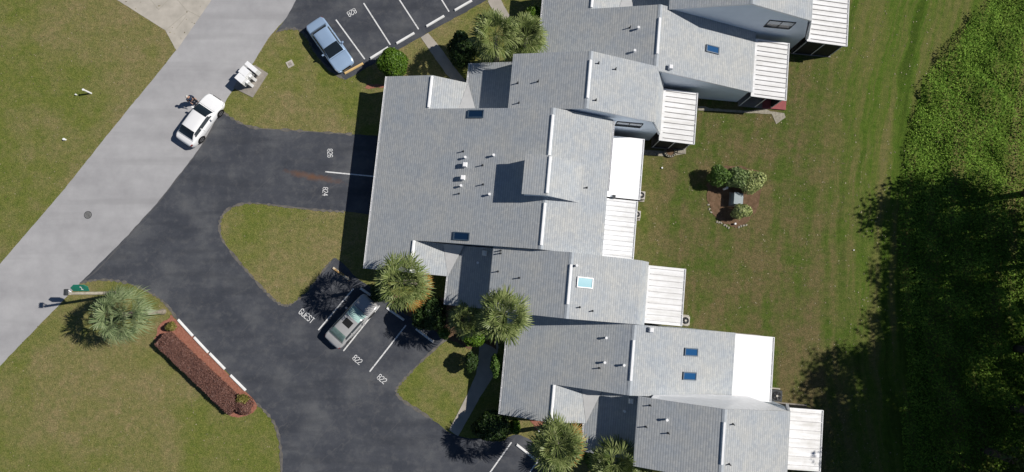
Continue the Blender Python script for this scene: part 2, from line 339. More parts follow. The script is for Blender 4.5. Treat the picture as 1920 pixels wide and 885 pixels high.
tag(sheet('driveway', G([(220, 0), (310, 57), (331, 95), (398, -2), (450, -90), (540, -260), (0, -260), (60, -95)]), 0.02, 'concrete', jitter=0.015), kind='structure')
for k, nm, pts, m in (
    (0, 'sidewalk', [(789, 70), (803, 62), (822, 84), (850, 124), (872, 150), (884, 168), (862, 168), (836, 138), (812, 104)], 'walk'),
    (1, 'sidewalk', [(914, 2), (935, -8), (952, 24), (975, 60), (960, 75), (934, 36)], 'walk'),
    (2, 'sidewalk', [(842, 806), (859, 818), (900, 745), (925, 705), (935, 650), (925, 610), (900, 612), (898, 660), (893, 700), (876, 740)], 'walk'),
    (3, 'gravel_strip', [(1203, 281), (1262, 284), (1285, 279), (1286, 289), (1240, 293), (1203, 290)], 'stone'),
    (4, 'gravel_strip', [(1309, 199), (1322, 200), (1330, 203), (1400, 208), (1436, 205), (1445, 209), (1470, 212), (1473, 220), (1455, 233), (1447, 214), (1405, 212), (1309, 207)], 'stone')):
    tag(sheet(nm, G(pts), 0.024 + k*0.001, m, jitter=0.02), kind='structure')
# pour joints of the driveway
jm = mat('driveway joint', (0.42, 0.39, 0.33))
dj = MB()
for a, b in (((300, -40), (352, 22)), ((330, 55), (350, 30)), ((352, 20), (376, 32)), ((311, 57), (352, 22)), ((250, -40), (298, 18)), ((298, 18), (345, -30))):
    A = Vector(P(*a)); B = Vector(P(*b)); d = (B-A).normalized(); nn = Vector((-d.y, d.x))*0.03
    dj.poly([(*(A-nn), 0.026), (*(B-nn), 0.026), (*(B+nn), 0.026), (*(A+nn), 0.026)])
tag(dj.obj('driveway_joints', jm), kind='structure')
# seam of dusty grit where grass meets tarmac
grit = mat('dusty edge grit', (0.17, 0.155, 0.135), (0.10, 0.095, 0.085), 3)
def strip(name, pts, wdt, z, m, parent=None, jit=0.0):
    b = MB(); q = [Vector(P(*p)) for p in pts]; L, Rr = [], []
    for i, p in enumerate(q):
        d = (q[min(i+1, len(q)-1)]-q[max(i-1, 0)]).normalized(); nn = Vector((-d.y, d.x)); ww = wdt*0.5*(1+rj.uniform(-jit, jit))
        L.append(p+nn*ww); Rr.append(p-nn*ww)
    for i in range(len(q)-1): b.poly([(*Rr[i], z), (*Rr[i+1], z), (*L[i+1], z), (*L[i], z)])
    return b.obj(name, m, parent)
for e in (smooth_px([(415, 206), (424, 214), (447, 229), (480, 240), (540, 244), (600, 248), (665, 252)], False, 8),
          smooth_px([(645, 397), (600, 394), (540, 388), (500, 383), (465, 381), (438, 387), (420, 400), (412, 420), (416, 447), (440, 481), (470, 516), (500, 549), (520, 567), (537, 573), (553, 566), (578, 545), (602, 513), (622, 488)], False, 8),
          smooth_px([(838, 634), (800, 668), (768, 700), (750, 720), (743, 733), (752, 748), (782, 768), (813, 788)], False, 8),
          smooth_px([(528, 890), (526, 838), (516, 797), (497, 771), (478, 754)], False, 8),
          smooth_px([(333, 600), (318, 578), (298, 559), (272, 544), (240, 531), (205, 525), (172, 526), (150, 531)], False, 8),
          smooth_px([(518, 60), (540, 54), (560, 56), (574, 68), (592, 100), (618, 130), (648, 150)], False, 8)):
    tag(strip('kerb_grit', e, 0.17, 0.020, grit, jit=0.95), kind='structure')
tag(strip('road_seam', smooth_px([(150, 531), (190, 499), (262, 418), (300, 376), (342, 322), (382, 268), (415, 206)], False, 8), 0.09, 0.0205, mat('dark tar seam', (0.10, 0.10, 0.105)), jit=0.6), kind='structure')

# painted lines and numbers belong to the tarmac they are on
def line(a, b, par, wdt=0.11): return strip('parking_line', [(a[0]+(b[0]-a[0])*t/6, a[1]+(b[1]-a[1])*t/6) for t in range(7)], wdt, 0.022, 'paint', par)
for a, b in (((610, 322), (703, 331)), ((663, 541), (597, 619)), ((712, 573), (644, 658)), ((761, 610), (693, 697)), ((959, 829), (918, 887)), ((1010, 862), (990, 890))): line(a, b, lot)
for a, b in (((630, 37), (684, 111)), ((682, 6), (732, 84)), ((748, -2), (785, 55)), ((826, -4), (842, 22)), ((893, -20), (905, -4))): line(a, b, lot2)
GL = {'8': [[(.15, 0), (.45, 0), (.6, .15), (.6, .38), (.45, .5), (.15, .5), (0, .38), (0, .15), (.15, 0)], [(.15, .5), (.45, .5), (.57, .62), (.57, .86), (.45, 1), (.15, 1), (.03, .86), (.03, .62), (.15, .5)]],
      '2': [[(0, .82), (.15, 1), (.45, 1), (.6, .85), (.6, .62), (0, .12), (0, 0), (.6, 0)]], '6': [[(.58, .84), (.45, 1), (.15, 1), (0, .85), (0, .15), (.15, 0), (.45, 0), (.6, .15), (.6, .42), (.45, .56), (0, .56)]],
      '4': [[(.45, 0), (.45, 1), (0, .35), (.62, .35)]], 'G': [[(.58, .84), (.45, 1), (.15, 1), (0, .85), (0, .15), (.15, 0), (.45, 0), (.6, .15), (.6, .45), (.32, .45)]],
      'U': [[(0, 1), (0, .15), (.15, 0), (.45, 0), (.6, .15), (.6, 1)]], 'E': [[(.58, 1), (0, 1), (0, 0), (.58, 0)], [(0, .52), (.45, .52)]],
      'S': [[(.58, .84), (.45, 1), (.15, 1), (0, .85), (0, .64), (.6, .40), (.6, .15), (.45, 0), (.15, 0), (0, .16)]], 'T': [[(0, 1), (.6, 1)], [(.3, 1), (.3, 0)]]}
def number(txt, px, dpx, h, par, wd=0.62, name='painted_number'):
    """txt centred at px, reading along the px direction dpx"""
    c = Vector(P(*px)); c2 = Vector(P(px[0]+dpx[0]*10, px[1]+dpx[1]*10)); ex = (c2-c).normalized(); ey = Vector((-ex.y, ex.x))
    b = MB(); pitch = h*wd; x0 = -pitch*len(txt)/2; k = 0
    for i, ch in enumerate(txt):
        for st in GL[ch]:
            for (ax, ay), (bx, by) in zip(st[:-1], st[1:]):
                A = Vector((x0+i*pitch+ax*h*wd*1.15, (ay-.5)*h)); B = Vector((x0+i*pitch+bx*h*wd*1.15, (by-.5)*h)); d = (B-A).normalized()*h*0.05
                nn = Vector((-d.y, d.x)); z = 0.022 + 0.0006*(k % 7); k += 1
                q = [A-d-nn, B+d-nn, B+d+nn, A-d+nn]
                b.poly([(*(c+ex*p.x+ey*p.y), z) for p in q])
    return b.obj(name, 'stopwhite', par)
number('826', (619, 288), (0.05, 1), 0.42, lot); number('824', (610, 360), (-0.03, 1), 0.42, lot)
number('GUEST', (576, 593), (0.78, 0.66), 0.49, lot, 0.60, 'painted_word'); number('822', (671, 675), (0.80, 0.66), 0.45, lot); number('822', (717, 711), (0.80, 0.66), 0.45, lot)
number('828', (659, 24), (-0.86, 0.50), 0.46, lot2)

# wheel stops
def wheel_stop(a, b, m, label, group='concrete wheel stops'):
    A = Vector(P(*a)); B = Vector(P(*b)); L = (B-A).length; mb = MB(); hw, hh = 0.11, 0.13
    top = [(-L/2+.04, -hw*.55, hh), (L/2-.04, -hw*.55, hh), (L/2-.04, hw*.55, hh), (-L/2+.04, hw*.55, hh)]
    bot = [(-L/2, -hw, 0), (L/2, -hw, 0), (L/2, hw, 0), (-L/2, hw, 0)]
    mb.prism(top, bot); c = (A+B)/2
    o = mb.obj('wheel_stop', m, None, (c.x, c.y, 0.016), math.atan2(B.y-A.y, B.x-A.x), bevel=0.015); tag(o, label, 'wheel stop', group); return o
wheel_stop((694, 110), (728, 89), 'stopwhite', 'white wheel stop beside the round bright green bush')
wheel_stop((743, 82), (777, 62), 'stopwhite', 'white wheel stop at the end of the bay just below the short sidewalk')
wheel_stop((799, 50), (833, 30), 'stopwhite', 'white wheel stop, third from the bright green bush along the upper lot')
wheel_stop((852, 20), (885, 1), 'stopwhite', 'white wheel stop at the top edge, fourth from the bright green bush')
wheel_stop((646, 138), (681, 119), 'stopyellow', 'yellow wheel stop in front of the light blue sedan')
wheel_stop((624, 502), (656, 525), 'stopworn', 'worn yellow and white wheel stop by the triangular lawn island')
wheel_stop((676, 540), (709, 564), 'stopwhite', 'white wheel stop in front of the silver sedan')
wheel_stop((725, 577), (758, 600), 'stopwhite', 'white wheel stop in palm shade under the orange fringed palm')
wheel_stop((780, 616), (813, 641), 'stopwhite', 'white wheel stop at the corner of the lower grass patch')
wheel_stop((968, 833), (1003, 860), 'stopwhite', 'white wheel stop at the bottom edge left of a palm')
wheel_stop((334, 599), (362, 630), 'stopwhite', 'white wheel stop along the red mulch bed, first from the palm')
wheel_stop((364, 632), (391, 661), 'stopwhite', 'white wheel stop along the red mulch bed, second from the palm')
wheel_stop((393, 662), (422, 692), 'stopwhite', 'white wheel stop along the red mulch bed, third from the palm')
wheel_stop((432, 703), (461, 732), 'stopwhite', 'white wheel stop at the far end of the red mulch bed, past a gap')

# ------------------------------------------------------------------ townhouses (local frame = u, v of the terrace)
PITCH = 0.33
TH = 0.16
CAPM = mat('ridge shingles', (0.42, 0.45, 0.48), (0.35, 0.38, 0.41), 3)
def rquad(mb, u0, u1, v0, v1, h0, h1, th=TH, mt=0, ms=1): mb.slab([(u0, v0, h0), (u1, v0, h1), (u1, v1, h1), (u0, v1, h0)], th, mt, ms)
def wallsec(mb, u0, u1, v0, v1, h0, h1, z0=0.0):
    mb.prism([(u0, v0, h0), (u1, v0, h1), (u1, v1, h1), (u0, v1, h0)], [(u0, v0, z0), (u1, v0, z0), (u1, v1, z0), (u0, v1, z0)])
def gutter(par, u, v0, v1, h, side=-1, name='gutter'):
    mb = MB(); a = u + side*0.02; b = u + side*0.14; lo, hi = min(a, b), max(a, b)
    mb.box(lo, hi, v0, v1, h-0.14, h-0.12); mb.box(lo, lo+0.02, v0, v1, h-0.12, h-0.0); mb.box(hi-0.02, hi, v0, v1, h-0.12, h-0.0)
    n = int((v1-v0)/0.9)
    for i in range(n+1):
        y = v0+0.05+(v1-v0-0.14)*i/max(n, 1); mb.box(lo+0.018, hi-0.018, y, y+0.04, h-0.03, h-0.005)
    return mb.obj(name, 'white', par)
def ridge_vent(par, u, v0, v1, h, name='ridge_vent'):
    mb = MB(); hw = 0.125
    mb.prism([(u-hw*.5, v0, h+0.10), (u+hw*.5, v0, h+0.10), (u+hw*.5, v1, h+0.10), (u-hw*.5, v1, h+0.10)], [(u-hw, v0, h-0.03), (u+hw, v0, h-0.03), (u+hw, v1, h-0.03), (u-hw, v1, h-0.03)])
    mb.obj(name, 'white', par)
def ridge_cap(par, u, v0, v1, h, pl, pr):
    mb = MB(); hw = 0.17; t = .018
    for a, b, ha, hb in ((u-hw, u, h+t-hw*pl, h+t), (u, u+hw, h+t, h+t-hw*pr)): mb.slab([(a, v0, ha), (b, v0, hb), (b, v1, hb), (a, v1, ha)], .012)
    mb.obj('ridge_cap', CAPM, par)
def unit_h(u, prof):
    for (u0, h0), (u1, h1) in zip(prof[:-1], prof[1:]):
        if u0 <= u <= u1: return h0+(h1-h0)*(u-u0)/(u1-u0)
    return prof[-1][1]
def on_roof(px, py, prof):
    """position on the roof slope seen along this bearing"""
    h = 5.0
    for _ in range(8):
        u, v = UV(px, py, h); h = unit_h(u, prof)
    return u, v, h
def vent(par, prof, px, py, kind):
    u, v, h = on_roof(px, py, prof); mb = MB(); rnd = random.Random(px*7+py)
    if kind == 'w': mb.cyl((u, v, h-0.1), (u, v, h+0.30), 0.075, 0.075, 12); mb.cyl((u, v, h+0.30), (u, v, h+0.33), 0.10, 0.10, 12); o = mb.obj('vent_pipe', 'white', par)
    elif kind == 'k': mb.cyl((u, v, h-0.1), (u, v, h+0.30+rnd.random()*.06), 0.045, 0.045, 10); mb.cyl((u, v, h-0.08), (u, v, h+0.06), 0.11, 0.06, 10); o = mb.obj('vent_pipe', 'lead', par)
    else:
        mb.box(u-0.13, u+0.13, v-0.15, v+0.15, h-0.05, h+0.22); mb.prism([(u-0.12, v-0.15, h+0.40), (u+0.12, v-0.15, h+0.40), (u+0.12, v+0.15, h+0.40), (u-0.12, v+0.15, h+0.40)], [(u-0.19, v-0.20, h+0.22), (u+0.19, v-0.20, h+0.22), (u+0.19, v+0.20, h+0.22), (u-0.19, v+0.20, h+0.22)]); o = mb.obj('box_vent', 'white', par)
    return o
def skylight(par, prof, px, py, wu, wv, fm, pm):
    u, v, h = on_roof(px, py, prof); s = (unit_h(u+.3, prof)-unit_h(u-.3, prof))/.6
    mb = MB(); z = lambda du, up: h+du*s+up
    def ring(hu, hv, up): return [(u-hu, v-hv, z(-hu, up)), (u+hu, v-hv, z(hu, up)), (u+hu, v+hv, z(hu, up)), (u-hu, v+hv, z(-hu, up))]
    t = 0.07; o = ring(wu/2, wv/2, .12); i = ring(wu/2-t, wv/2-t, .12); ob = ring(wu/2, wv/2, -.05); ib = ring(wu/2-t, wv/2-t, .02)
    for k in range(4):
        j = (k+1) % 4; mb.poly([o[k], o[j], i[j], i[k]]); mb.poly([ob[k], ob[j], o[j], o[k]]); mb.poly([i[k], i[j], ib[j], ib[k]])
    fr = mb.obj('skylight', fm, par); p = MB(); p.slab(ring(wu/2-t+.003, wv/2-t+.003, .085), .02); p.obj('pane', pm, fr)
def patio(par, u0, u1, v0, v1, h0, h1, m, ribs, closed=True, strip_w=0.0, straps=True, hi=0.0):
    mb = MB(); rquad(mb, u0, u1, v0, v1, h0, h1, 0.10, 0, 0)
    pr = mb.obj('patio_roof', m, par); sl = (h1-h0)/(u1-u0)
    if ribs:
        r = MB(); n = int((v1-v0)/ribs); ua = u0+0.32
        for i in range(n):
            v = v0+(i+0.55)*(v1-v0)/n
            r.prism([(ua, v-.022, h0+sl*(ua-u0)+.055), (u1-.02, v-.022, h1+.055), (u1-.02, v+.022, h1+.055), (ua, v+.022, h0+sl*(ua-u0)+.055)], [(ua, v-.03, h0+sl*(ua-u0)-.02), (u1-.02, v-.03, h1-.02), (u1-.02, v+.03, h1-.02), (ua, v+.03, h0+sl*(ua-u0)-.02)])
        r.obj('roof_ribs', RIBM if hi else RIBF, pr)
    # outer gutter with straps
    gm = MB(); gm.box(u1+.10, u1+.145, v0, v1, h1-.12, h1+.02); gm.box(u1+.02, u1+.10, v0, v1, h1-.13, h1-.11); n = 5
    for i in range(n+1):
        v = v0+(v1-v0-.05)*i/n; gm.box(u1-.002, u1+.102, v, v+.05, h1-.04, h1+.004)
    gm.obj('gutter', 'white', pr)
    # screened room below
    for (a, b_, c, d) in ((u1-.12, u1-.04, v0+.15, v1-.15),): 
        q = MB(); q.box(a, b_, c, d, 0.02, h1-.12); q.obj('screen_wall', 'dark', par)
    for vv in (v0+.12, v1-.2):
        if closed:
            q = MB(); q.box(u0, u1-.13, vv, vv+.05, 0.02, min(h0, h1)-.12); q.obj('screen_wall', 'dark', par)
        for k in (0, .5, 1):
            uu = u0+.1+(u1-u0-.24)*k; q = MB(); q.box(uu, uu+.07, vv-.035, vv-.002, 0.02, min(h0, h1)-.115); q.obj('patio_post', 'white', par)
    q = MB(); q.box(u0, u1+.05, v0+.05, v1-.05, 0.0, 0.05); q.obj('patio_slab', 'pad', par)
    return pr
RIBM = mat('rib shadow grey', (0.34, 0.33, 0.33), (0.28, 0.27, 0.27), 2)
RIBF = mat('faint rib', (0.62, 0.61, 0.61), (0.5, 0.49, 0.49), 1.2)
def window(par, u0, u1, z0, z1, v, facing=-1, nm='window'):
    """window in a wall that faces -v"""
    f = MB(); t = .06; y0, y1 = (v-.05, v+.02)
    for (a, b, c, d) in ((u0, u1, z0, z0+t), (u0, u1, z1-t, z1), (u0, u0+t, z0+t, z1-t), (u1-t, u1, z0+t, z1-t), ((u0+u1)/2-t/2, (u0+u1)/2+t/2, z0+t, z1-t)): f.box(a, b, y0, y1, c, d)
    fo = f.obj(nm, 'dark', par)
    zm = (z0+z1)/2; p = MB(); p.box(u0+t, u1-t, v-.02, v+.01, z0+t, zm); p.obj('pane', 'window', fo)
    p = MB(); p.box(u0+t, u1-t, v-.03, v+.01, zm, z1-t); p.obj('pane', 'skyreflect', fo)
def garage_door(par, u, v0, v1):
    d = MB(); d.box(u-.05, u-.005, v0, v1, .03, 2.15); o = d.obj('garage_door', 'white', par)
    s = MB()
    for k in range(1, 4): s.box(u-.06, u-.052, v0+.05, v1-.05, .03+k*.53, .05+k*.53)
    s.obj('panel_lines', 'dark', o)
def house(label): return thing('townhouse', (0, 0, 0), label, 'townhouse', 'townhouses of the staggered terrace', PHI)

def type_wide(label, ue, ur, ub, v0, v1, wing, lan, he=2.7, wing_label=None, wl=5.75):
    """roof from a low front eave to the ridge and a short rear slope; wings = [(va, vb)] front gable wings"""
    t = house(label); hr = he+(ur-ue)*PITCH; hb = hr-(ub-ur)*PITCH
    prof = [(ue, he), (ur, hr), (ub, hb)]
    mb = MB(); rquad(mb, ue, ur, v0, v1, he, hr); rquad(mb, ur, ub, v0, v1, hr, hb)
    wmb = MB(); f = .45
    wallsec(wmb, ue+f, ur, v0+.10, v1-.10, he+f*PITCH-TH-.01, hr-TH-.01); wallsec(wmb, ur, ub-.2, v0+.10, v1-.10, hr-TH-.01, hb+.2*PITCH-TH-.01)
    um = ue+3.88; hm = he+3.88*PITCH; hl = 2.92; ul = ue+6.7
    for (a, b) in wing:
        rquad(mb, ue, um, a, b, he, hm); rquad(mb, um, ul, a, b, hm, hl)
        aa, bb = (a+.1, b) if a < v0 else (a, b-.1)
        wallsec(wmb, ue+f, um, aa, bb, he+f*PITCH-TH-.01, hm-TH-.01); wallsec(wmb, um, ul-.25, aa, bb, hm-TH-.01, hl+.07-TH-.01)
        c0, c1 = (a, b) if a < v0 else (b, a)       # c0 = outer end, c1 = end against the main wall
        cr = MB(); wl_h = hl+(ul-(ul-.55))/(ul-um)*(hm-hl)
        cr.poly([(ul, c0, hl+.02), (ul+1.05, c1, hl+.37+.05), (ul-.62, c1, hl+.62*(hm-hl)/(ul-um)+.03)] if c0 > c1 else [(ul, c0, hl+.02), (ul+1.05, c1, hl+.37+.05), (ul-.62, c1, hl+.62*(hm-hl)/(ul-um)+.03)])
        cr.obj('valley_cricket', 'cricket', t)
        s, e = sorted((c0, c1)); ridge_vent(t, um, s+.1, e-.02 if c0 < c1 else e-.1, hm)
        garage_door(t, ue+f, a+.2, b-.1) if False else None
    ridge_cap(t, ur, v0, v1, hr, PITCH, PITCH)
    roof = mb.obj('roof', ['shingle', 'white'], t); wmb.obj('wall', 'stucco', t)
    lo = min([v0]+[a for a, b in wing]); hi_ = max([v1]+[b for a, b in wing]); gutter(t, ue, lo, hi_, he)
    return t, prof
def type_high(label, ue, uh, ur, ub, v0, v1, he=2.85, hh=5.6, skirt=True, lowv=None):
    t = house(label); hr = hh+(ur-uh)*PITCH; hb = hr-(ub-ur)*PITCH; hl = he+(uh-ue)*PITCH
    prof = [(ue, he), (uh, hl), (uh+.001, hh), (ur, hr), (ub, hb)]
    mb = MB(); rquad(mb, ue, uh+.3, v0, v1, he, hl+.3*PITCH); rquad(mb, uh, ur, v0, v1, hh, hr); rquad(mb, ur, ub, v0, v1, hr, hb)
    wmb = MB(); wallsec(wmb, ue+.4, uh+.3, v0+.10, v1-.10, he+.4*PITCH-TH-.01, hl+.3*PITCH-TH-.01); wallsec(wmb, uh+.3, ur, v0+.10, v1-.10, hh+.3*PITCH-TH-.01, hr-TH-.01); wallsec(wmb, ur, ub-.12, v0+.10, v1-.10, hr-TH-.01, hb+.12*PITCH-TH-.01)
    if skirt:
        us = ub+1.15; mb.prism([(ub-.01, v0, hb), (us, v0-.12, 2.9), (us, v1+.12, 2.9), (ub-.01, v1, hb)], [(ub-.01, v0, hb-.2), (us-.15, v0-.12, 2.75), (us-.15, v1+.12, 2.75), (ub-.01, v1, hb-.2)], 0, 1)
        wallsec(wmb, ub-.12, ub+.9, v0+.10, v1-.10, hb-.35, 2.95-.1)
    ridge_cap(t, ur, v0, v1, hr, PITCH, PITCH)
    mb.obj('roof', ['shingle', 'white'], t); wmb.obj('wall', 'stucco', t); gutter(t, ue, v0, v1, he)
    return t, prof

# wide central house (bays 824 and 826)
V_M0, V_M1 = 3.0, 13.55
tM, pM = type_wide('widest townhouse in the middle, its roof dormer casting a square shadow', -11.85, 1.8, 6.5, V_M0, V_M1, [(0.47, V_M0), (V_M1, 16.3)], None)
ridge_vent(tM, 1.8, 9.85, 13.0, 7.2); ridge_vent(tM, 1.8, 3.3, 6.4, 7.2)
# dormer
d = MB(); dh = 7.2+(0.05-1.8)*PITCH+1.38; dr = dh+1.78*0.20
rquad(d, 0.05, 1.85, 6.78, 9.7, dh, dr, .12); d.slab([(1.85, 6.78, dr), (4.3, 6.78, 6.42), (4.3, 9.7, 6.42), (1.85, 9.7, dr)], .10, 0, 1)
do = d.obj('dormer', ['shingle', 'white'], tM)
dw = MB(); dw.prism([(.25, 6.88, dh-.08), (1.85, 6.88, dr-.13), (1.85, 9.6, dr-.13), (.25, 9.6, dh-.08)], [(.25, 6.88, 6.3), (1.85, 6.88, 6.3), (1.85, 9.6, 6.3), (.25, 9.6, 6.3)])
dw.prism([(1.85, 6.88, dr-.13), (4.1, 6.88, 6.45), (4.1, 9.6, 6.45), (1.85, 9.6, dr-.13)], [(1.85, 6.88, 6.2), (4.1, 6.88, 6.2), (4.1, 9.6, 6.2), (1.85, 9.6, 6.2)])
dw.obj('dormer_wall', 'stucco', do); ridge_vent(do, 1.83, 6.95, 9.6, dr)
for px, py, k in ((869, 284, 'k'), (873, 296, 'w'), (872, 310, 'b'), (868, 334, 'b'), (865, 349, 'w'), (861, 363, 'k'), (926, 292, 'w'), (905, 310, 'k'), (906, 346, 'k'), (918, 365, 'w'), (1100, 352, 'k')): vent(tM, pM, px, py, k)
skylight(tM, pM, 892, 214, 1.25, .62, 'bronze', 'skydark'); skylight(tM, pM, 865, 443, 1.25, .62, 'bronze', 'skydark')
p1 = patio(tM, 6.38, 9.5, 8.06, 13.1, 2.75, 2.55, 'pan_clean', 0); p2 = patio(tM, 6.3, 9.35, 3.2, 7.95, 2.70, 2.5, 'pan', .38)
garage_door(tM, -11.4, 10.6, 14.6) ; garage_door(tM, -11.4, 4.8, 9.2)
q = MB(); uu, vv = UV(1151, 369, 2.75); q.box(uu-.12, uu+.12, vv-.14, vv+.14, 2.70, 2.86); q.obj('roof_patch', 'lead', tM)
gutter(tM, 6.5, 8.0, 13.5, 5.65, 1)

tA, pA = type_high('townhouse above the wide central one, with a shaded low entry roof behind the palms', -5.15, -1.6, 4.2, 9.65, 13.62, 18.0)
ridge_vent(tA, 4.2, 14.4, 17.3, 7.514)
for px, py, k in ((971, 156, 'k'), (1009, 153, 'k'), (973, 193, 'k'), (1122, 119, 'k'), (1154, 130, 'k'), (1117, 188, 'k')): vent(tA, pA, px, py, k)
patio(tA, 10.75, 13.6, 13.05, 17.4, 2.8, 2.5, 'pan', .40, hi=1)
window(tA, 6.95, 9.0, 3.6, 4.75, 13.70)

tZ, pZ = type_wide('long townhouse near the top with a narrow blue skylight on its rear slope', 0.38, 9.45, 18.05, 17.72, 23.0, [(23.0, 25.8)], None)
ridge_vent(tZ, 9.45, 19.0, 21.9, pZ[1][1])
for px, py, k in ((1181, 52, 'k'), (1196, 54, 'w'), (1189, 97, 'w'), (1256, 128, 'b')): vent(tZ, pZ, px, py, k)
skylight(tZ, pZ, 1336, 93, 1.15, .60, 'bronze', 'skyglass')
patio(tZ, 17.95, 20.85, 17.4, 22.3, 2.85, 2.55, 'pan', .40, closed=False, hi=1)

tY, pY = type_high('townhouse cut by the top edge, tall blue grey side wall with a double window', 6.8, 10.15, 15.9, 21.2, 22.75, 27.6)
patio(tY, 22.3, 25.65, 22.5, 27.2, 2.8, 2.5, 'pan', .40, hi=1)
window(tY, 18.2, 20.3, 3.9, 5.1, 22.85)

tB, pB = type_high('townhouse below the wide central one, with a white framed teal skylight', -5.13, -1.7, 4.05, 9.5, -1.78, 2.98)
ridge_vent(tB, 4.05, -.75, 2.1, pB[3][1])
for px, py, k in ((909, 475, 'b'), (896, 493, 'w'), (939, 470, 'k'), (939, 475, 'k'), (934, 509, 'k'), (974, 521, 'k'), (1081, 498, 'w'), (1087, 576, 'k'), (1111, 583, 'k')): vent(tB, pB, px, py, k)
skylight(tB, pB, 1097, 530, 1.20, .78, 'white', 'teal')
patio(tB, 10.55, 13.6, -1.72, 2.85, 2.8, 2.5, 'pan', .42)

tC, pC = type_wide('townhouse with two blue skylights and a plain bright white patio roof', 0.0, 9.3, 17.85, -6.98, -1.82, [(-9.85, -6.98)], None)
ridge_vent(tC, 9.3, -5.9, -2.95, pC[1][1])
for px, py, k in ((1136, 633, 'w'), (1133, 679, 'w'), (1169, 684, 'w'), (1124, 690, 'k'), (1220, 618, 'b')): vent(tC, pC, px, py, k)
skylight(tC, pC, 1296, 660, 1.12, .60, 'bronze', 'skyglass'); skylight(tC, pC, 1293, 705, 1.12, .60, 'bronze', 'skyglass')
patio(tC, 17.75, 20.95, -6.95, -1.88, 2.85, 2.55, 'pan_clean', 0)

tD, pD = type_high('townhouse at the lower right end, streaked patio roof dappled by tree shade', 6.6, 10.0, 15.7, 21.15, -12.0, -7.02)
ridge_vent(tD, 15.7, -10.8, -7.9, pD[3][1])
for px, py, k in ((1182, 751, 'b'), (1170, 770, 'w'), (1219, 760, 'k'), (1249, 786, 'w'), (1211, 800, 'k'), (1253, 812, 'k'), (1374, 795, 'k'), (1367, 870, 'k')): vent(tD, pD, px, py, k)
patio(tD, 22.2, 25.1, -11.9, -7.2, 2.8, 2.5, 'pan_dirty', .62)
sunstrip = MB(); z_ = lambda u: unit_h(u, pD)
sunstrip.prism([(10.9, -7.01, z_(10.9)-.03), (15.7, -7.01, z_(15.7)-.03), (21.0, -7.01, z_(21.0)-.03), (19.2, -6.72, 3.6), (15.7, -6.72, unit_h(15.7, pC)+.5), (11.2, -6.85, unit_h(11.2, pC)+.1)][::-1],
         [(10.9, -7.011, z_(10.9)-.2), (15.7, -7.011, z_(15.7)-.2), (21.0, -7.011, z_(21.0)-.2), (19.2, -6.64, 2.7), (15.7, -6.64, unit_h(15.7, pC)+.05), (11.2, -6.87, unit_h(11.2, pC)-.05)][::-1])
sunstrip.obj('sun_catch_strip', 'white', tD)  # added white strip standing in for the gable wall, tilted to catch sun
# doormat slab under the open patio
a, b = UV(1455, 199); q = MB(); q.box(-1.0, 1.0, -.55, .55, 0, .09); tag(q.obj('patio_step', mat('faded red step', (0.36, 0.10, 0.10), (0.30, 0.085, 0.085), 2), None, (*W(a-.2, b+.25), 0.05), PHI, bevel=.01), 'faded red step at the corner of an open patio', 'step')

# ------------------------------------------------------------------ foliage
def leaf_mesh(name, pts, nrm, size, m, rs, aspect=1.6, flat=0.6):
    n = len(pts); up = rs.normal(size=(n, 3)); nn = nrm*flat + rs.normal(size=(n, 3))*(1-flat); nn /= np.linalg.norm(nn, axis=1, keepdims=True)+1e-9
    t = np.cross(nn, up); t /= np.linalg.norm(t, axis=1, keepdims=True)+1e-9; b = np.cross(nn, t)
    s = size*(0.6+0.8*rs.random((n, 1)))
    v = np.stack([pts-t*s*aspect*.5, pts+b*s*.45, pts+t*s*aspect*.5, pts-b*s*.45], 1).reshape(-1, 3)
    me = bpy.data.meshes.new(name); me.vertices.add(4*n); me.vertices.foreach_set('co', v.astype(np.float32).ravel())
    me.loops.add(4*n); me.loops.foreach_set('vertex_index', np.arange(4*n, dtype=np.int32)); me.polygons.add(n); me.polygons.foreach_set('loop_start', np.arange(0, 4*n, 4, dtype=np.int32))
    me.polygons.foreach_set('loop_total', np.full(n, 4, np.int32)); me.update(calc_edges=True); me.materials.append(M[m] if isinstance(m, str) else m); return me
def blob_points(rs, n, rx, ry, rz, lump=0.25, inner=0.55, half=True):
    d = rs.normal(size=(n, 3)); d /= np.linalg.norm(d, axis=1, keepdims=True)
    if half: d[:, 2] = np.where(d[:, 2] < -0.35, -d[:, 2], d[:, 2])
    L = rs.normal(size=(14, 3)); L /= np.linalg.norm(L, axis=1, keepdims=True); bump = np.max(np.clip((d @ L.T-0.75)/0.25, 0, 1), axis=1)
    r = (inner+(1-inner)*rs.random(n)**0.5)*(1-lump+lump*bump*1.3)
    return d*r[:, None]*np.array([rx, ry, rz]), d
def shrub(px, h, rx, ry, rz, m, n, size, label, seed, cat='shrub', group=None, rot=0, name='shrub', cz=None, inner=.5, lump=.25):
    """px = where the middle of the crown is seen, h = height of that middle"""
    rs = np.random.default_rng(seed); x, y = P(px[0], px[1], h)
    t = thing(name, (x, y, 0), label, cat, group, rot)
    p, d = blob_points(rs, n, rx, ry, rz, lump, inner); p[:, 2] += h; k = p[:, 2] > .03; p = p[k]; d = d[k]
    link('foliage', leaf_mesh('foliage', p, d, size, m, rs), t)
    s = MB()
    for a in range(4): s.cyl((.06*math.cos(a*1.6), .06*math.sin(a*1.6), 0), (rx*.5*math.cos(a*1.6), ry*.5*math.sin(a*1.6), h), .03, .012, 6)
    s.obj('stem', 'bark', t); return t
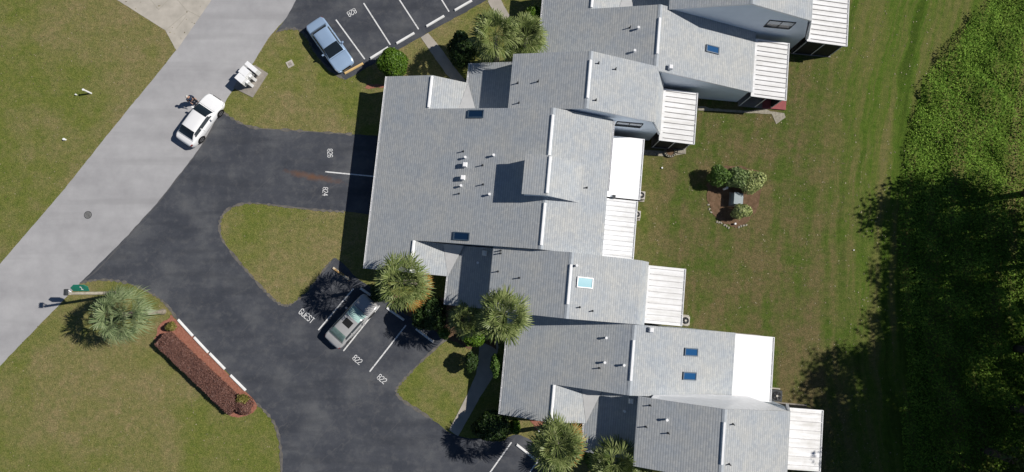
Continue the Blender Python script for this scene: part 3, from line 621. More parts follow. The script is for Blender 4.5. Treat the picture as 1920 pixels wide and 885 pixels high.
def tree_meshes(seed, height, cr, m, nl=8000, leaf=.20):
    rs = np.random.default_rng(seed); P_, D_ = [], []; tb = MB(); base = height*.34
    tb.cyl((0, 0, 0), (.2, .1, height*.45), .30, .20, 10); tb.cyl((.2, .1, height*.45), (0, 0, height*.85), .20, .05, 8)
    K = 26
    for i in range(K):
        a = i*2.39996; hz = base+(height-base)*((i+.5)/K); rr = cr*(1-((hz-height*.62)/(height*.45))**2*.75)*rs.uniform(.45, 1.0)
        c = np.array([math.cos(a)*rr*.8, math.sin(a)*rr*.8, hz]); s = rs.uniform(.75, 1.5)*cr*.34
        p, d = blob_points(rs, nl//K, s*1.15, s*1.15, s*.8, .45, .25, half=False); P_.append(p+c); D_.append(d)
        tb.cyl((0.1, 0.05, hz-rr*.45 if hz-rr*.45 > 1 else 1.2), tuple(c), .08, .03, 6)
    return leaf_mesh('crown', np.concatenate(P_), np.concatenate(D_), leaf, m, rs), tb
def make_tree(variant, x, y, s, rot, label, group='trees along the drainage bank', name='broadleaf_tree'):
    t = thing(name, (x, y, 0), label, 'tree', group, rot); t.scale = (s, s, s)
    link('crown', TV[variant][0], t); link('trunk', TV[variant][1], t); return t
TV = []
for i, (hh_, cr_, mm_) in enumerate(((15, 4.2, 'tree'), (18, 4.0, 'tree2'), (12, 3.6, 'tree'), (16, 3.2, 'tree2'))):
    cm, tb = tree_meshes(40+i, hh_, cr_, mm_); tmp = tb.obj('trunk', 'bark'); TV.append((cm, tmp.data)); bpy.data.objects.remove(tmp)
TREES = [  # variant, x, y, scale, label
    (2, 43.5, 8.0, .95, 'lower tree at the upper end of the dark tree line'), (0, 46.5, 2.3, .95, 'bushy tree second from the upper end of the tree line'),
    (3, 49.0, 5.4, 1.0, 'slim dark tree behind the upper end of the tree line'), (0, 46.0, -1.3, .95, 'broad tree beside the shaded edge of the back lawn'),
    (1, 48.6, -3.6, 1.0, 'tall dark tree in the second row beside the back lawn'), (3, 42.0, -5.0, 1.0, 'narrow dark tree nearest the lawn, level with the two skylights'),
    (1, 44.0, -8.8, 1.05, 'tallest dark tree right of the bright white patio roof'), (0, 38.8, -13.2, 1.05, 'broad tree level with the streaked patio roof'),
    (1, 43.5, -14.5, 1.1, 'tall dark tree at the lower right corner'), (2, 37.8, -17.5, 1.2, 'round crowned tree at the bottom right edge'),
    (0, 41.3, -9.8, 1.05, 'leafy tree between the two tallest trees, level with the shaded air conditioner'), (3, 47.5, -11.0, 1.1, 'slim tree behind the leafy one at the right'),
    (0, 49.3, -17.0, 1.1, 'broad tree at the far lower right, outermost'),
    (1, 53.5, -8.0, .95, 'dark tree at the far right behind the tall one'), (1, 42.3, -20.5, 1.05, 'tall tree just below the bottom right corner')]
for i, (va, x, y, s, lb) in enumerate(TREES): make_tree(va, x, y, s, i*1.37, lb)

# undergrowth on the bank
BANK = [(1806, 50), (1770, 100), (1742, 131), (1730, 163), (1713, 213), (1703, 262), (1696, 305), (1689, 350), (1685, 400), (1683, 460), (1690, 560), (1700, 700), (1690, 800), (1700, 1000), (2200, 1000), (2250, -200), (2000, -150)]
def inside(px, py, poly):
    r = np.zeros(len(px), bool); n = len(poly)
    for i in range(n):
        x0, y0 = poly[i]; x1, y1 = poly[(i+1) % n]; c = ((y0 > py) != (y1 > py)) & (px < (x1-x0)*(py-y0)/((y1-y0) or 1e-9)+x0); r ^= c
    return r
bw = smooth_px(BANK[:14], False, 3)+BANK[13:]; bw = [P(*p) for p in bw]
rs = np.random.default_rng(77); n = 250000
x = rs.uniform(32, 62, n); y = rs.uniform(-26, 30, n)
def wav(x, y): return .5+.25*np.sin(x*1.3+2*np.sin(y*.7))+.25*np.sin(y*1.7+x*.6+1.5*np.sin(x*.9))
k = inside(x+rs.normal(size=n)*.12, y+rs.normal(size=n)*.12, bw); x = x[k]; y = y[k]; 
keep = rs.random(len(x)) < np.where(x < 42, 1.0, .55); x = x[keep]; y = y[keep]
hgt = .12+1.3*wav(x, y)**1.6*np.clip((x-32)/5, .12, 1); z = hgt*(.45+.55*rs.random(len(x)))
und = link('undergrowth', leaf_mesh('undergrowth', np.stack([x, y, z], 1), np.tile([[0, 0, 1.]], (len(x), 1)), .095, 'weeds', rs, flat=.6)); tag(und, 'dense green weeds and brambles covering the bank', 'undergrowth', kind='stuff')

# fallen leaves and bits of thatch scattered over the lawns
rs = np.random.default_rng(31); n = 5200; x = rs.uniform(-46, 37, n); y = rs.uniform(-18, 26, n)
gx = []
bad = [G(RD), G(LOT), G(LOT2)]; k = np.ones(n, bool)
for q in bad: k &= ~inside(x, y, q)
k &= ~((x > -12) & (x < 12) & (y < 22)); x = x[k]; y = y[k]
tag(link('fallen_leaves', leaf_mesh('fallen_leaves', np.stack([x, y, np.full(len(x), .03)], 1), np.tile([[0, 0, 1.]], (len(x), 1)), .075, M['litter'], rs, flat=.9)), kind='stuff')
# palms
def palm_meshes(seed, nf, rad, m, droop=1.0, seg=22, name='crown'):
    rs = random.Random(seed); V = []; F = []
    for i in range(nf):
        a = i*2.39996+rs.uniform(-.3, .3); q = (i+.5)/nf                    # 0 = youngest, upright; 1 = oldest, hanging
        el = R(78-108*q**0.8)+rs.uniform(-.15, .15); L = rad*(.56+.16*rs.random()); 
        ca, sa = math.cos(a), math.sin(a); d = Vector((ca*math.cos(el), sa*math.cos(el), math.sin(el))); tip = d*L*.85
        side = Vector((-sa, ca, 0)); upv = side.cross(d).normalized()*-1
        if upv.z < 0: upv = -upv
        # petiole
        w_ = .022; b = len(V); V += [(-side*w_)[:], (side*w_)[:], (tip+side*w_)[:], (tip-side*w_)[:]]; F.append((b, b+1, b+2, b+3))
        bl = rad*(.48+.14*rs.random())
        for k in range(seg):
            t = (k/(seg-1)-.5)*2; th = t*R(82); ll = bl*(1-.30*abs(t))*(.9+.2*rs.random())
            dd = (d*math.cos(th)+side*math.sin(th)).normalized(); fold = upv*(.42*abs(t)-.1)
            dd = (dd+fold+Vector((rs.uniform(-.08, .08),)*3)).normalized()
            wv_ = dd.cross(upv).normalized()*(.040+.012*rs.random())
            p0 = tip; p1 = tip+dd*ll*.5; p2 = tip+dd*ll*.82+Vector((0, 0, -.12*ll*droop)); p3 = tip+dd*ll+Vector((0, 0, -.34*ll*droop))
            b = len(V); V += [p0[:], (p1-wv_)[:], (p1+wv_)[:], (p2-wv_*.7)[:], (p2+wv_*.7)[:], p3[:]]
            F += [(b, b+1, b+2), (b+1, b+3, b+4, b+2), (b+3, b+5, b+4)]
    me = bpy.data.meshes.new(name); me.from_pydata(V, [], F); me.materials.append(M[m]); return me
PV = [palm_meshes(3, 36, 2.45, 'palm', 1.2, 16), palm_meshes(9, 34, 2.35, 'palm', 1.2, 18), palm_meshes(14, 36, 2.8, 'palm_pale', 1.3, 18)]
def dead_skirt(seed, rad, a0, a1, n=14):
    rs = random.Random(seed); V = []; F = []
    for i in range(n):
        a = R(rs.uniform(a0, a1)); L = rad*rs.uniform(.55, .80); d = Vector((math.cos(a), math.sin(a), -.12)).normalized(); s = Vector((-d.y, d.x, 0)).normalized()
        for k in range(12):
            th = (k/11-.5)*2.4; dd = (d*math.cos(th)+s*math.sin(th)).normalized(); wv_ = dd.cross(Vector((0, 0, 1))).normalized()*.04; l_ = rad*.42*rs.uniform(.8, 1.1)
            p = d*L; b = len(V); V += [p[:], (p+dd*l_*.5-wv_)[:], (p+dd*l_+Vector((0, 0, -.35)))[:], (p+dd*l_*.5+wv_)[:]]; F.append((b, b+1, b+2, b+3))
    me = bpy.data.meshes.new('dead_fronds'); me.from_pydata(V, [], F); me.materials.append(M['palm_dead']); return me
def palm(px, h, variant, s, label, rot=0.0, dead=None, lean=(0, 0)):
    x, y = P(px[0], px[1], h); t = thing('palm_tree', (x+lean[0], y+lean[1], 0), label, 'palm tree', 'cabbage palms around the terrace')
    c = link('crown', PV[variant], t, (-lean[0], -lean[1], h-.35), rot); c.scale = (s, s, s)
    if dead: link('dead_fronds', dead_skirt(int(px[0]), 2.3*s, *dead), t, (-lean[0], -lean[1], h-.75))
    b = MB(); prev = (0, 0, 0)
    for k in range(1, 9):
        f = k/8; nx = (-lean[0]*f*f, -lean[1]*f*f, (h-.4)*f); b.cyl(prev, nx, .17+.02*math.sin(k*3)+.08*(k == 1), .16+.03*(k % 2), 12); prev = nx
    b.obj('trunk', 'trunk', t); return t
palm((222, 590), 5.7, 2, .80, 'pale green palm with a bare leaning trunk near the green sign', .4)
palm((752, 528), 7.1, 0, .88, 'palm with orange dead fronds above the silver sedan', 1.1, (-75, 10))
palm((944, 592), 7.4, 1, .88, 'tall palm overlapping the roof left of the two skylit townhouse roofs', 2.0)
palm((1046, 838), 6.6, 0, .86, 'palm with orange fringed fronds at the bottom edge of the photo', 3.1, (-60, 50))
palm((928, 62), 5.4, 1, .88, 'larger palm of the pair beside the upper short sidewalk', .2)
palm((986, 66), 4.8, 0, .78, 'smaller palm of the pair against the upper roof eave', 4.0)
palm((874, 600), 3.6, 1, .64, 'shaded dark palm left of the tall palm', 5.0)
palm((1158, 872), 4.6, 0, .86, 'palm cut by the bottom edge in front of a shaded low roof', 5.7)
palm((1232, 905), 4.0, 1, .70, 'small palm below the bottom edge, only its top fronds showing', 2.7)

shrub((736, 119), 1.5, 1.35, 1.25, 1.25, 'bush', 9000, .10, 'round clipped bright green bush at the end of the parking bays', 1, lump=.15, inner=.6)
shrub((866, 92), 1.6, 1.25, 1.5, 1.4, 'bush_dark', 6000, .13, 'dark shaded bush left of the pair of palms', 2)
shrub((997, 30), 1.3, .95, 1.0, 1.0, 'bush', 4500, .11, 'green bush tucked against the top roof eave', 3)
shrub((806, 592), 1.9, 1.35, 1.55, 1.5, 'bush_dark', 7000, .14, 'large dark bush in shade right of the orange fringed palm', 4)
shrub((832, 626), .6, .55, .5, .5, 'bush_mid', 1500, .10, 'small green bush at the corner of the asphalt', 5)
shrub((889, 636), 1.0, 1.0, .62, .8, 'bush', 3200, .12, 'bright yellow green bush below the shaded palm', 6)
shrub((884, 679), 1.2, .55, .85, .9, 'bush_dark', 2600, .12, 'dark oval bush beside the lower grass patch', 7)
shrub((931, 685), 1.7, .48, .95, 1.1, 'bush_mid', 2600, .12, 'narrow sunlit bush standing against the roof gutter', 8)
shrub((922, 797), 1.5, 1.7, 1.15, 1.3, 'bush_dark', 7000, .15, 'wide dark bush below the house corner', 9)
shrub((965, 800), .9, .45, .75, .7, 'bush', 1800, .11, 'bright green edge bush beside the wide dark one', 10)
shrub((1118, 868), 1.0, 1.0, .9, .9, 'bush_mid', 3000, .13, 'bush between the two palms at the bottom edge', 11)
shrub((712, 548), .9, .9, .8, .8, 'bush_dark', 2400, .12, 'dark bush between the house corner and the silver sedan', 12)
shrub((864, 118), .7, .5, .5, .55, 'bush_dark', 1200, .1, 'little dark bush beside the low entry roof', 121)
# island bed shrubs
shrub((1349, 329), 1.0, 1.10, .95, .95, 'bush_mid', 3600, .10, 'dark green shrub at the left end of the island bed row', 13, group='shrubs in the lawn island bed')
shrub((1380, 334), 1.0, 1.10, 1.05, .95, 'varieg2', 3600, .10, 'grey green shrub in the middle of the island bed row', 14, group='shrubs in the lawn island bed')
shrub((1411, 342), 1.0, 1.22, 1.05, .95, 'varieg', 4200, .10, 'pale variegated shrub at the right end of the island bed row', 15, group='shrubs in the lawn island bed')
shrub((1389, 397), .75, .92, .66, .70, 'varieg', 2600, .09, 'small pale variegated shrub below the utility box', 16, group='shrubs in the lawn island bed')
# maroon hedge
A = Vector(P(306, 634, .5)); B = Vector(P(441, 762, .5)); L = (B-A).length; rs = np.random.default_rng(5); n = 44000
hx = rs.uniform(-L/2, L/2+.2, n); hy = rs.uniform(-.62, .62, n); hz = .95*np.ones(n)+.05*np.sin(hx*3.1)+.05*rs.normal(size=n)
side = rs.random(n) < .35; hz = np.where(side, rs.uniform(.05, .95, n), hz); hy = np.where(side, np.sign(hy)*(.60+.05*rs.normal(size=n)), hy)
nr = np.stack([np.zeros(n), np.where(side, np.sign(hy), 0), np.where(side, .2, 1.)], 1)
t = thing('hedge', (*((A+B)/2), 0), 'long clipped maroon hedge beside the red mulch bed', 'hedge', rotz=math.atan2(B.y-A.y, B.x-A.x))
link('foliage', leaf_mesh('foliage', np.stack([hx, hy, hz], 1), nr, .062, 'hedge', rs, flat=.6), t)
s = MB()
for i in range(9): s.cyl((-L/2+.4+i*(L-.8)/8, 0, 0), (-L/2+.4+i*(L-.8)/8, .1, .8), .04, .02, 6)
s.obj('stem', 'bark', t)
shrub((456, 760), .6, .95, .80, .60, 'hedge', 4500, .085, 'rounded maroon shrub at the lower end of the hedge', 17)
shrub((455, 748), .95, .55, .42, .32, 'yellowgreen', 420, .11, 'sparse yellow green sprigs growing out of the rounded maroon shrub', 18, name='climbing_plant')
shrub((321, 612), .5, .42, .42, .45, 'yellowgreen', 900, .09, 'small yellow green shrub at the upper end of the mulch bed', 19)
sheet_ = sheet('mulch_bed', G(smooth_px([(333, 601), (461, 735), (478, 753), (482, 762), (470, 777), (440, 782), (418, 770), (360, 712), (296, 645), (294, 628), (300, 607), (318, 598)], True, 4)), .028, 'mulch_red', jitter=.05); tag(sheet_, kind='structure')
tag(sheet('mulch_bed', G(smooth_px([(1326, 345), (1340, 318), (1380, 310), (1420, 322), (1428, 350), (1424, 375), (1412, 405), (1390, 424), (1370, 424), (1346, 410), (1330, 385)], True, 4)), .028, 'mulch', jitter=.1), kind='structure')
tag(sheet('mulch_bed', G([(690, 158), (724, 158), (722, 165), (684, 166)]), .028, 'mulch_red', jitter=.08), kind='structure')
tag(sheet('mulch_bed', G([(985, 782), (1040, 790), (1040, 815), (1002, 806), (1000, 796)]), .028, 'mulch_red', jitter=.08), kind='structure')
tag(sheet('mulch_bed', G([(838, 634), (880, 655), (905, 640), (930, 655), (935, 600), (850, 560), (770, 560), (700, 540), (760, 588)]), .030, 'mulch', jitter=.08), kind='structure')
# edging stones, in a broken arc
rng = random.Random(8)
def stone(c, s, label, group, name='edging_stone', m='stone'):
    bm = bmesh.new(); bmesh.ops.create_icosphere(bm, subdivisions=2, radius=1)
    for v in bm.verts: v.co = Vector((v.co.x*s*rng.uniform(.9, 1.1), v.co.y*s*.7*rng.uniform(.9, 1.1), v.co.z*s*.45*rng.uniform(.9, 1.1)))
    me = bpy.data.meshes.new(name); bm.to_mesh(me); bm.free(); me.materials.append(M[m]); o = link(name, me, None, (c[0], c[1], s*.2), rng.uniform(0, 3)); tag(o, label, 'stone', group)
arc = [(1344, 416), (1348, 417), (1352, 418), (1358, 422), (1362, 424), (1366, 427), (1385, 426), (1389, 424), (1394, 423), (1399, 422), (1330, 392), (1333, 398), (1328, 384)]
for p in arc: stone(P(*p), .12, 'pale edging stone on the lower rim of the island mulch bed', 'edging stones around the island bed')
for p in ((1206, 287), (1213, 288), (1220, 288), (1227, 289), (1234, 290)): stone(P(*p), .16, 'pale rock in the short border row between patio and round planter', 'border rocks by the planter')
# round stone planter
t = thing('stone_planter', (*P(1256, 285), 0), 'round stone ring planter beside the patio corner', 'planter')
for i in range(16):
    a = 2*math.pi*i/16; b = MB(); b.prism([(-.13, -.08, .2), (.13, -.08, .2), (.13, .08, .2), (-.13, .08, .2)], [(-.14, -.09, 0), (.14, -.09, 0), (.14, .09, 0), (-.14, .09, 0)])
    b.obj('ring_stone', 'stone', t, (.44*math.cos(a), .40*math.sin(a), .0), a+math.pi/2)
b = MB(); b.cyl((0, 0, 0.01), (0, 0, .12), .36, .36, 20); b.obj('soil', 'mulch', t)
b = MB(); b.box(-.35, .35, -.3, .3, 0, .12); tag(b.obj('stepping_block', 'stone', None, (*P(1278, 282), 0), PHI, bevel=.02), 'pale square block right of the round planter', 'block')
b = MB(); b.box(-.04, .04, -3.0, 3.0, 0, .10); tag(b.obj('garden_edging', 'stone', None, (*P(1200, 322), .0), R(-5.4)), 'long straight pale border strip beside the central patio', 'edging')

# ------------------------------------------------------------------ small outdoor things
def ac_unit(px, label, r=.42, rot=PHI, dark=False):
    t = thing('air_conditioner', (*P(px[0], px[1], .7), 0), label, 'air conditioner', 'outdoor air conditioners', rot)
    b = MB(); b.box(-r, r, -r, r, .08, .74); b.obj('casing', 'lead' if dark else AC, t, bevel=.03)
    b = MB(); b.cyl((0, 0, .745), (0, 0, .76), r*.80, r*.80, 20); b.obj('fan_opening', 'black', t)
    b = MB()
    for k in range(5):
        a = k*1.2566; c, s_ = math.cos(a), math.sin(a); b.slab([(0.05*c+.03*s_, .05*s_-.03*c, .78), (r*.7*c+.09*s_, r*.7*s_-.09*c, .80), (r*.7*c-.06*s_, r*.7*s_+.06*c, .775), (.05*c-.03*s_, .05*s_+.03*c, .775)], .008)
    b.obj('fan_blade', 'lead', t)
    b = MB(); b.cyl((0, 0, .79), (0, 0, .83), .09, .09, 12); b.obj('fan_hub', AC, t)
    b = MB(); b.box(-r-.1, r+.1, -r-.1, r+.1, 0, .08); b.obj('concrete_base', 'concrete', t)
    return t
AC = mat('beige enamel', (0.55, 0.52, 0.46), (0.48, 0.45, 0.40), 3)
ac_unit((1285, 601), 'pale air conditioner with a round dark fan beside the ribbed patio roof', .36)
ac_unit((1202, 366), 'air conditioner half hidden below the smooth white central patio roof', .34)
ac_unit((1194, 402), 'air conditioner half hidden beside the ribbed central patio roof', .32)
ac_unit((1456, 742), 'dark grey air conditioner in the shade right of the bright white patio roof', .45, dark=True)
# transformer
t = thing('utility_box', (*P(1383, 373, .5), 0), 'grey green ground utility box in the middle of the island mulch bed', 'utility box', rotz=R(-6))
GB = mat('grey green enamel', (0.25, 0.30, 0.32), (0.22, 0.27, 0.285), 3, rough=.5)
b = MB(); b.prism([(-.36, -.46, .80), (.40, -.46, .70), (.40, .46, .70), (-.36, .46, .80)], [(-.40, -.48, .05), (.44, -.48, .05), (.44, .48, .05), (-.40, .48, .05)]); b.obj('cabinet', GB, t, bevel=.02)
b = MB(); b.prism([(-.42, -.5, .835), (-.02, -.5, .79), (-.02, .5, .79), (-.42, .5, .835)], [(-.42, -.5, .79), (-.02, -.5, .745), (-.02, .5, .745), (-.42, .5, .79)]); b.obj('lid', GB, t, bevel=.01)
b = MB(); b.box(-.55, .55, -.6, .6, 0, .06); b.obj('concrete_base', 'pad', t)
# white posts
def post(px_base, h, r, label, name='post', tilt=(0, 0), m='white'):
    t = thing(name, (*P(*px_base), 0), label, 'post'); b = MB(); b.cyl((0, 0, 0), (tilt[0], tilt[1], h), r, r, 12); b.obj('shaft', m, t)
    b = MB(); b.cyl((tilt[0], tilt[1], h), (tilt[0]*1.02, tilt[1]*1.02, h+.05), r*1.3, r*1.15, 12); b.obj('cap', m, t)
post((1357, 355), .75, .09, 'white capped pipe in the island mulch bed', 'marker_post')
post((1377, 420), .22, .07, 'tiny white marker at the lower rim of the island bed', 'marker_post')
post((171, 175), .95, .075, 'white post standing alone on the lawn at the upper left', 'marker_post')
post((144, 178), .12, .05, 'small white stake cap left of the lone post', 'marker_post')
post((1241, 315), .08, .06, 'small white pipe cap on the lawn near the round planter', 'marker_post')
post((1600, 469), .06, .04, 'tiny white stake on the back lawn', 'marker_post')
post((123, 262), .2, .08, 'short white marker at the left edge beside the road lawn', 'marker_post')
post((1010, 806), .35, .05, 'short white garden light in the small mulch bed at the bottom', 'garden_light')
# valve box and manhole
t = thing('valve_box', (*P(544, 120), 0), 'square concrete valve box set in the lawn left of the light blue sedan', 'valve box', rotz=R(28))
b = MB(); b.box(-.29, .29, -.29, .29, 0, .04); b.obj('collar', 'concrete', t); b = MB(); b.box(-.15, .15, -.15, .15, .04, .05); b.obj('lid', 'pad', t)
t = thing('manhole', (*P(165, 403), .008), 'round iron manhole cover in the pale road', 'manhole cover')
b = MB(); b.cyl((0, 0, 0), (0, 0, .012), .33, .33, 28); b.obj('frame', 'lead', t); MH = mat('worn iron', (0.27, 0.265, 0.26), (0.16, 0.16, 0.155), 14)
b = MB(); b.cyl((0, 0, .012), (0, 0, .02), .28, .28, 28); b.obj('cover', MH, t)
b = MB()
for k in range(-2, 3): b.box(-.2, .2, k*.09-.015, k*.09+.015, .0202, .026)
b.obj('grip_bars', 'lead', t)

# mailbox cluster on its concrete pad
tag(sheet('mailbox_pad', G([(478, 122), (503, 138), (474, 183), (438, 165), (455, 135)]), .05, 'pad', thick=.05), kind='structure')
t = thing('mailbox_cluster', (*P(459, 139, 1.4), 0), 'cluster of white metal mailboxes on a concrete pad by the road', 'mailboxes')
ox, oy = P(459, 139, 1.4)
def mbox(c, du, dv, h, name, ang=R(50), z0=.55, post_=True):
    x, y = P(c[0], c[1], h); b = MB(); b.box(-du/2, du/2, -dv/2, dv/2, z0, h); o = b.obj(name, 'white', t, (x-ox, y-oy, 0), ang, bevel=.02)
    if post_: q = MB(); q.box(-.12, .12, -.12, .12, .05, z0); q.obj('pedestal', 'white', o)
    q = MB()
    for k in range(3): q.box(-du/2+.04, du/2-.04, -dv/2-.006, -dv/2-.001, z0+.1+k*(h-z0-.15)/3, z0+.1+k*(h-z0-.15)/3+.012)
    q.obj('door_gap', 'dark', o); return o
mbox((457.5, 133.5), .66, .80, 1.45, 'cabinet'); mbox((450, 146), .60, .78, 1.45, 'cabinet'); mbox((470.5, 125), .38, 1.18, 1.35, 'cabinet')
mbox((468.5, 141.5), .26, .28, 1.15, 'parcel_box', z0=.75); mbox((462.5, 152.5), .26, .30, 1.15, 'parcel_box', z0=.75)

# street pole with green sign
bx, by = P(246, 549)
t = thing('sign_pole', (bx, by, 0), 'tall pale pole with a green sign plate at its top beside the road', 'sign pole')
b = MB(); b.cyl((0, 0, 0), (0, 0, 6.9), .15, .10, 14); b.obj('pole', 'pole', t)
b = MB(); b.cyl((0, 0, 6.6), (-.22, .28, 6.9), .035, .03, 8); b.cyl((0, 0, 6.4), (-.30, -.02, 6.85), .03, .03, 8); b.obj('bracket', 'white', t)
b = MB(); b.prism([(-.42, -.12, 7.0), (-.18, -.12, 7.02), (-.18, .30, 7.02), (-.42, .30, 7.0)], [(-.45, -.15, 6.87), (-.15, -.15, 6.87), (-.15, .33, 6.87), (-.45, .33, 6.87)]); b.obj('lamp_head', 'lead', t, bevel=.02)
GS = mat('green sign enamel', (0.015, 0.22, 0.15), (0.02, 0.19, 0.13), 2, rough=.4)
b = MB(); b.prism([(-.62, .16, 5.75), (.55, .16, 5.75), (.62, .48, 6.05), (.40, .62, 6.2), (-.35, .62, 6.2), (-.70, .40, 6.0)], [(-.62, .19, 5.72), (.55, .19, 5.72), (.62, .51, 6.02), (.40, .65, 6.17), (-.35, .65, 6.17), (-.70, .43, 5.97)])
so = b.obj('sign_plate', GS, t)
b = MB()
for x0, x1, y0, y1 in ((.10, .16, .30, .50), (.04, .10, .44, .50), (.04, .22, .26, .30)):
    b.poly([(x0, y0, 5.75+(y0-.16)*.95+.02), (x1, y0, 5.75+(y0-.16)*.95+.02), (x1, y1, 5.75+(y1-.16)*.95+.02), (x0, y1, 5.75+(y1-.16)*.95+.02)])
b.obj('sign_lettering', 'white', so)

# ------------------------------------------------------------------ cars
def interp(xs, ys, x):
    """monotone-ish cubic through stations"""
    import bisect
    if x <= xs[0]: return ys[0]
    if x >= xs[-1]: return ys[-1]
    i = bisect.bisect_right(xs, x)-1; n = len(xs)
    def sl(k):
        if k <= 0 or k >= n-1: return 0 if 0 else ((ys[1]-ys[0])/(xs[1]-xs[0]) if k <= 0 else (ys[-1]-ys[-2])/(xs[-1]-xs[-2]))
        a = (ys[k]-ys[k-1])/(xs[k]-xs[k-1]); b = (ys[k+1]-ys[k])/(xs[k+1]-xs[k]); return 0 if a*b <= 0 else 2*a*b/(a+b)
    h = xs[i+1]-xs[i]; t = (x-xs[i])/h; m0, m1 = sl(i)*h, sl(i+1)*h
    return (2*t**3-3*t*t+1)*ys[i]+(t**3-2*t*t+t)*m0+(-2*t**3+3*t*t)*ys[i+1]+(t**3-t*t)*m1
class Car:
    def __init__(s, L, Wd, prof, cowl, rf, rr, deck, rh):
        s.L, s.W = L, Wd; h = L/2; s.h = h
        s.cowl, s.rf, s.rr, s.deck = cowl, rf, rr, deck      # stations (m from centre, front +)
        s.bx = [-h, -h+.12, -h+.6, deck, 0, cowl, h-.55, h-.12, h]; s.bz = prof
        s.rh = rh
    def half(s, x):
        f = abs(x)/s.h; return s.W/2*(1-.02*f*f-.20*max(0, (f-.80)/.20)**2.2 - (.22 if f > .995 else 0))
    def belt(s, x): return interp(s.bx, s.bz, x)
    def roofz(s, x):
        b = s.belt(x)+.03
        if x >= s.cowl or x <= s.deck: return b
        if x > s.rf: t = (s.cowl-x)/(s.cowl-s.rf); e = math.sin(t*math.pi/2)**.9
        elif x < s.rr: t = (x-s.deck)/(s.rr-s.deck); e = math.sin(t*math.pi/2)**.95
        else: e = 1
        k = (x-(s.rf+s.rr)/2)/((s.rf-s.rr)/2+.4); return b+(s.rh-b)*e - .025*max(0, k*k-.3)*e
    def ring(s, x):
        w = s.half(x); b = s.belt(x); r = s.roofz(x); up = (r-b-.03)/(s.rh-.9); up = max(0, min(1, up))
        lo = .20+.12*max(0, (abs(x)/s.h-.85)/.15)
        gw = w*(.80-.10*up)+w*.02
        if up <= 0: gw = w*.82
        return [(0, lo), (w*.86, lo), (w*.965, lo+.10), (w*.995, .45), (w, .60), (w*.985, b-.08), (w*.95, b-.01), (w*.90, b+.008),
                (w*.90+(gw-w*.90)*.5, b+.012+(r-b)*.50), (gw, b+(r-b)*.90), (gw*.86, b+(r-b)*.985), (gw*.45, r+.012), (0, r+.018)]
    def build(s, name, paint, loc, rz, label, wheelbase, wr, gl, rear_gl=None):
        t = thing(name, (loc[0], loc[1], 0.016), label, 'car', 'parked and standing sedans', rz)
        xs = sorted(set([round(-s.h+i*s.L/64, 4) for i in range(65)]+[s.cowl, s.rf, s.rr, s.deck])); rings = [s.ring(x) for x in xs]; nr = len(rings[0])
        b = MB(); idx = []
        for x, rg in zip(xs, rings):
            row = []
            full = [(x, y, z) for y, z in rg]+[(x, -y, z) for y, z in rg[-2:0:-1]]
            for p in full: row.append(len(b.v)); b.v.append(p)
            idx.append(row)
        m_ = len(idx[0])
        for i in range(len(xs)-1):
            for j in range(m_):
                k = (j+1) % m_; b.f.append((idx[i][j], idx[i+1][j], idx[i+1][k], idx[i][k])); b.m.append(0)
        b.f.append(tuple(idx[0])); b.m.append(0); b.f.append(tuple(idx[-1][::-1])); b.m.append(0)
        bo = b.obj('body', paint, t, smooth=True)
        # patches that lie just proud of the body surface
        def patch(x0, x1, j0, j1, sgn, nm, m, par, both=False, off=.008, f0=0, f1=0, nx=10):
            q = MB(); cols = []
            js = [j0+(j1-j0)*k/8 for k in range(9)]
            for i in range(nx+1):
                x = x0+(x1-x0)*i/nx; col = []
                for jj in js:
                    xx = x+(f0 if jj < (j0+j1)/2 else f1)
                    rg = s.ring(max(-s.h+.01, min(s.h-.01, xx))); a = int(min(jj, len(rg)-1.001)); fr = jj-a; y = rg[a][0]+(rg[a+1][0]-rg[a][0])*fr; z = rg[a][1]+(rg[a+1][1]-rg[a][1])*fr
                    ny = rg[a+1][1]-rg[a][1]; nz = -(rg[a+1][0]-rg[a][0]); ln_ = math.hypot(ny, nz) or 1; col.append((xx, (y+ny/ln_*off)*sgn, z+nz/ln_*off))
                cols.append(col)
            if both:
                for c in cols: c += [(p[0], -p[1], p[2]) for p in c[-2::-1]]
            base = len(q.v); w_ = len(cols[0])
            for c in cols: q.v += c
            for i in range(nx):
                for j in range(w_-1):
                    fc = (base+i*w_+j, base+(i+1)*w_+j, base+(i+1)*w_+j+1, base+i*w_+j+1); q.f.append(fc if sgn < 0 else fc[::-1]); q.m.append(0)
            return q.obj(nm, m, par, smooth=True)
        patch(s.rf+.04, s.cowl-.05, 9.15, 12, 1, 'windshield', gl, t, both=True); patch(s.deck+.07, s.rr-.04, 9.2, 12, 1, 'rear_window', rear_gl or gl, t, both=True)
        mid = (s.rf+s.rr)/2
        for sg in (1, -1):
            patch(s.rf-.95, s.cowl-.38, 7.35, 8.85, sg, 'side_window', 'window', t, f1=-.16); patch(s.deck+.42, s.rf-1.03, 7.35, 8.85, sg, 'side_window', 'window', t, f1=.10)
            patch(s.h-.42, s.h-.10, 5.1, 6.8, sg, 'headlight', HEAD, t, off=.006); patch(-s.h+.05, -s.h+.30, 4.9, 6.8, sg, 'tail_light', TAIL, t, off=.006)
            # mirror
            x = s.cowl-.62; y = s.half(x)*.97; z = s.belt(x); q = MB(); q.prism([(x-.07, sg*(y+.04), z+.16), (x+.09, sg*(y+.04), z+.14), (x+.05, sg*(y+.20), z+.14), (x-.07, sg*(y+.20), z+.15)][::(1 if sg > 0 else -1)], [(x-.07, sg*(y-.03), z+.02), (x+.09, sg*(y-.03), z+.02), (x+.05, sg*(y+.19), z+.03), (x-.07, sg*(y+.19), z+.03)][::(1 if sg > 0 else -1)])
            q.obj('wing_mirror', paint, t, bevel=.015)
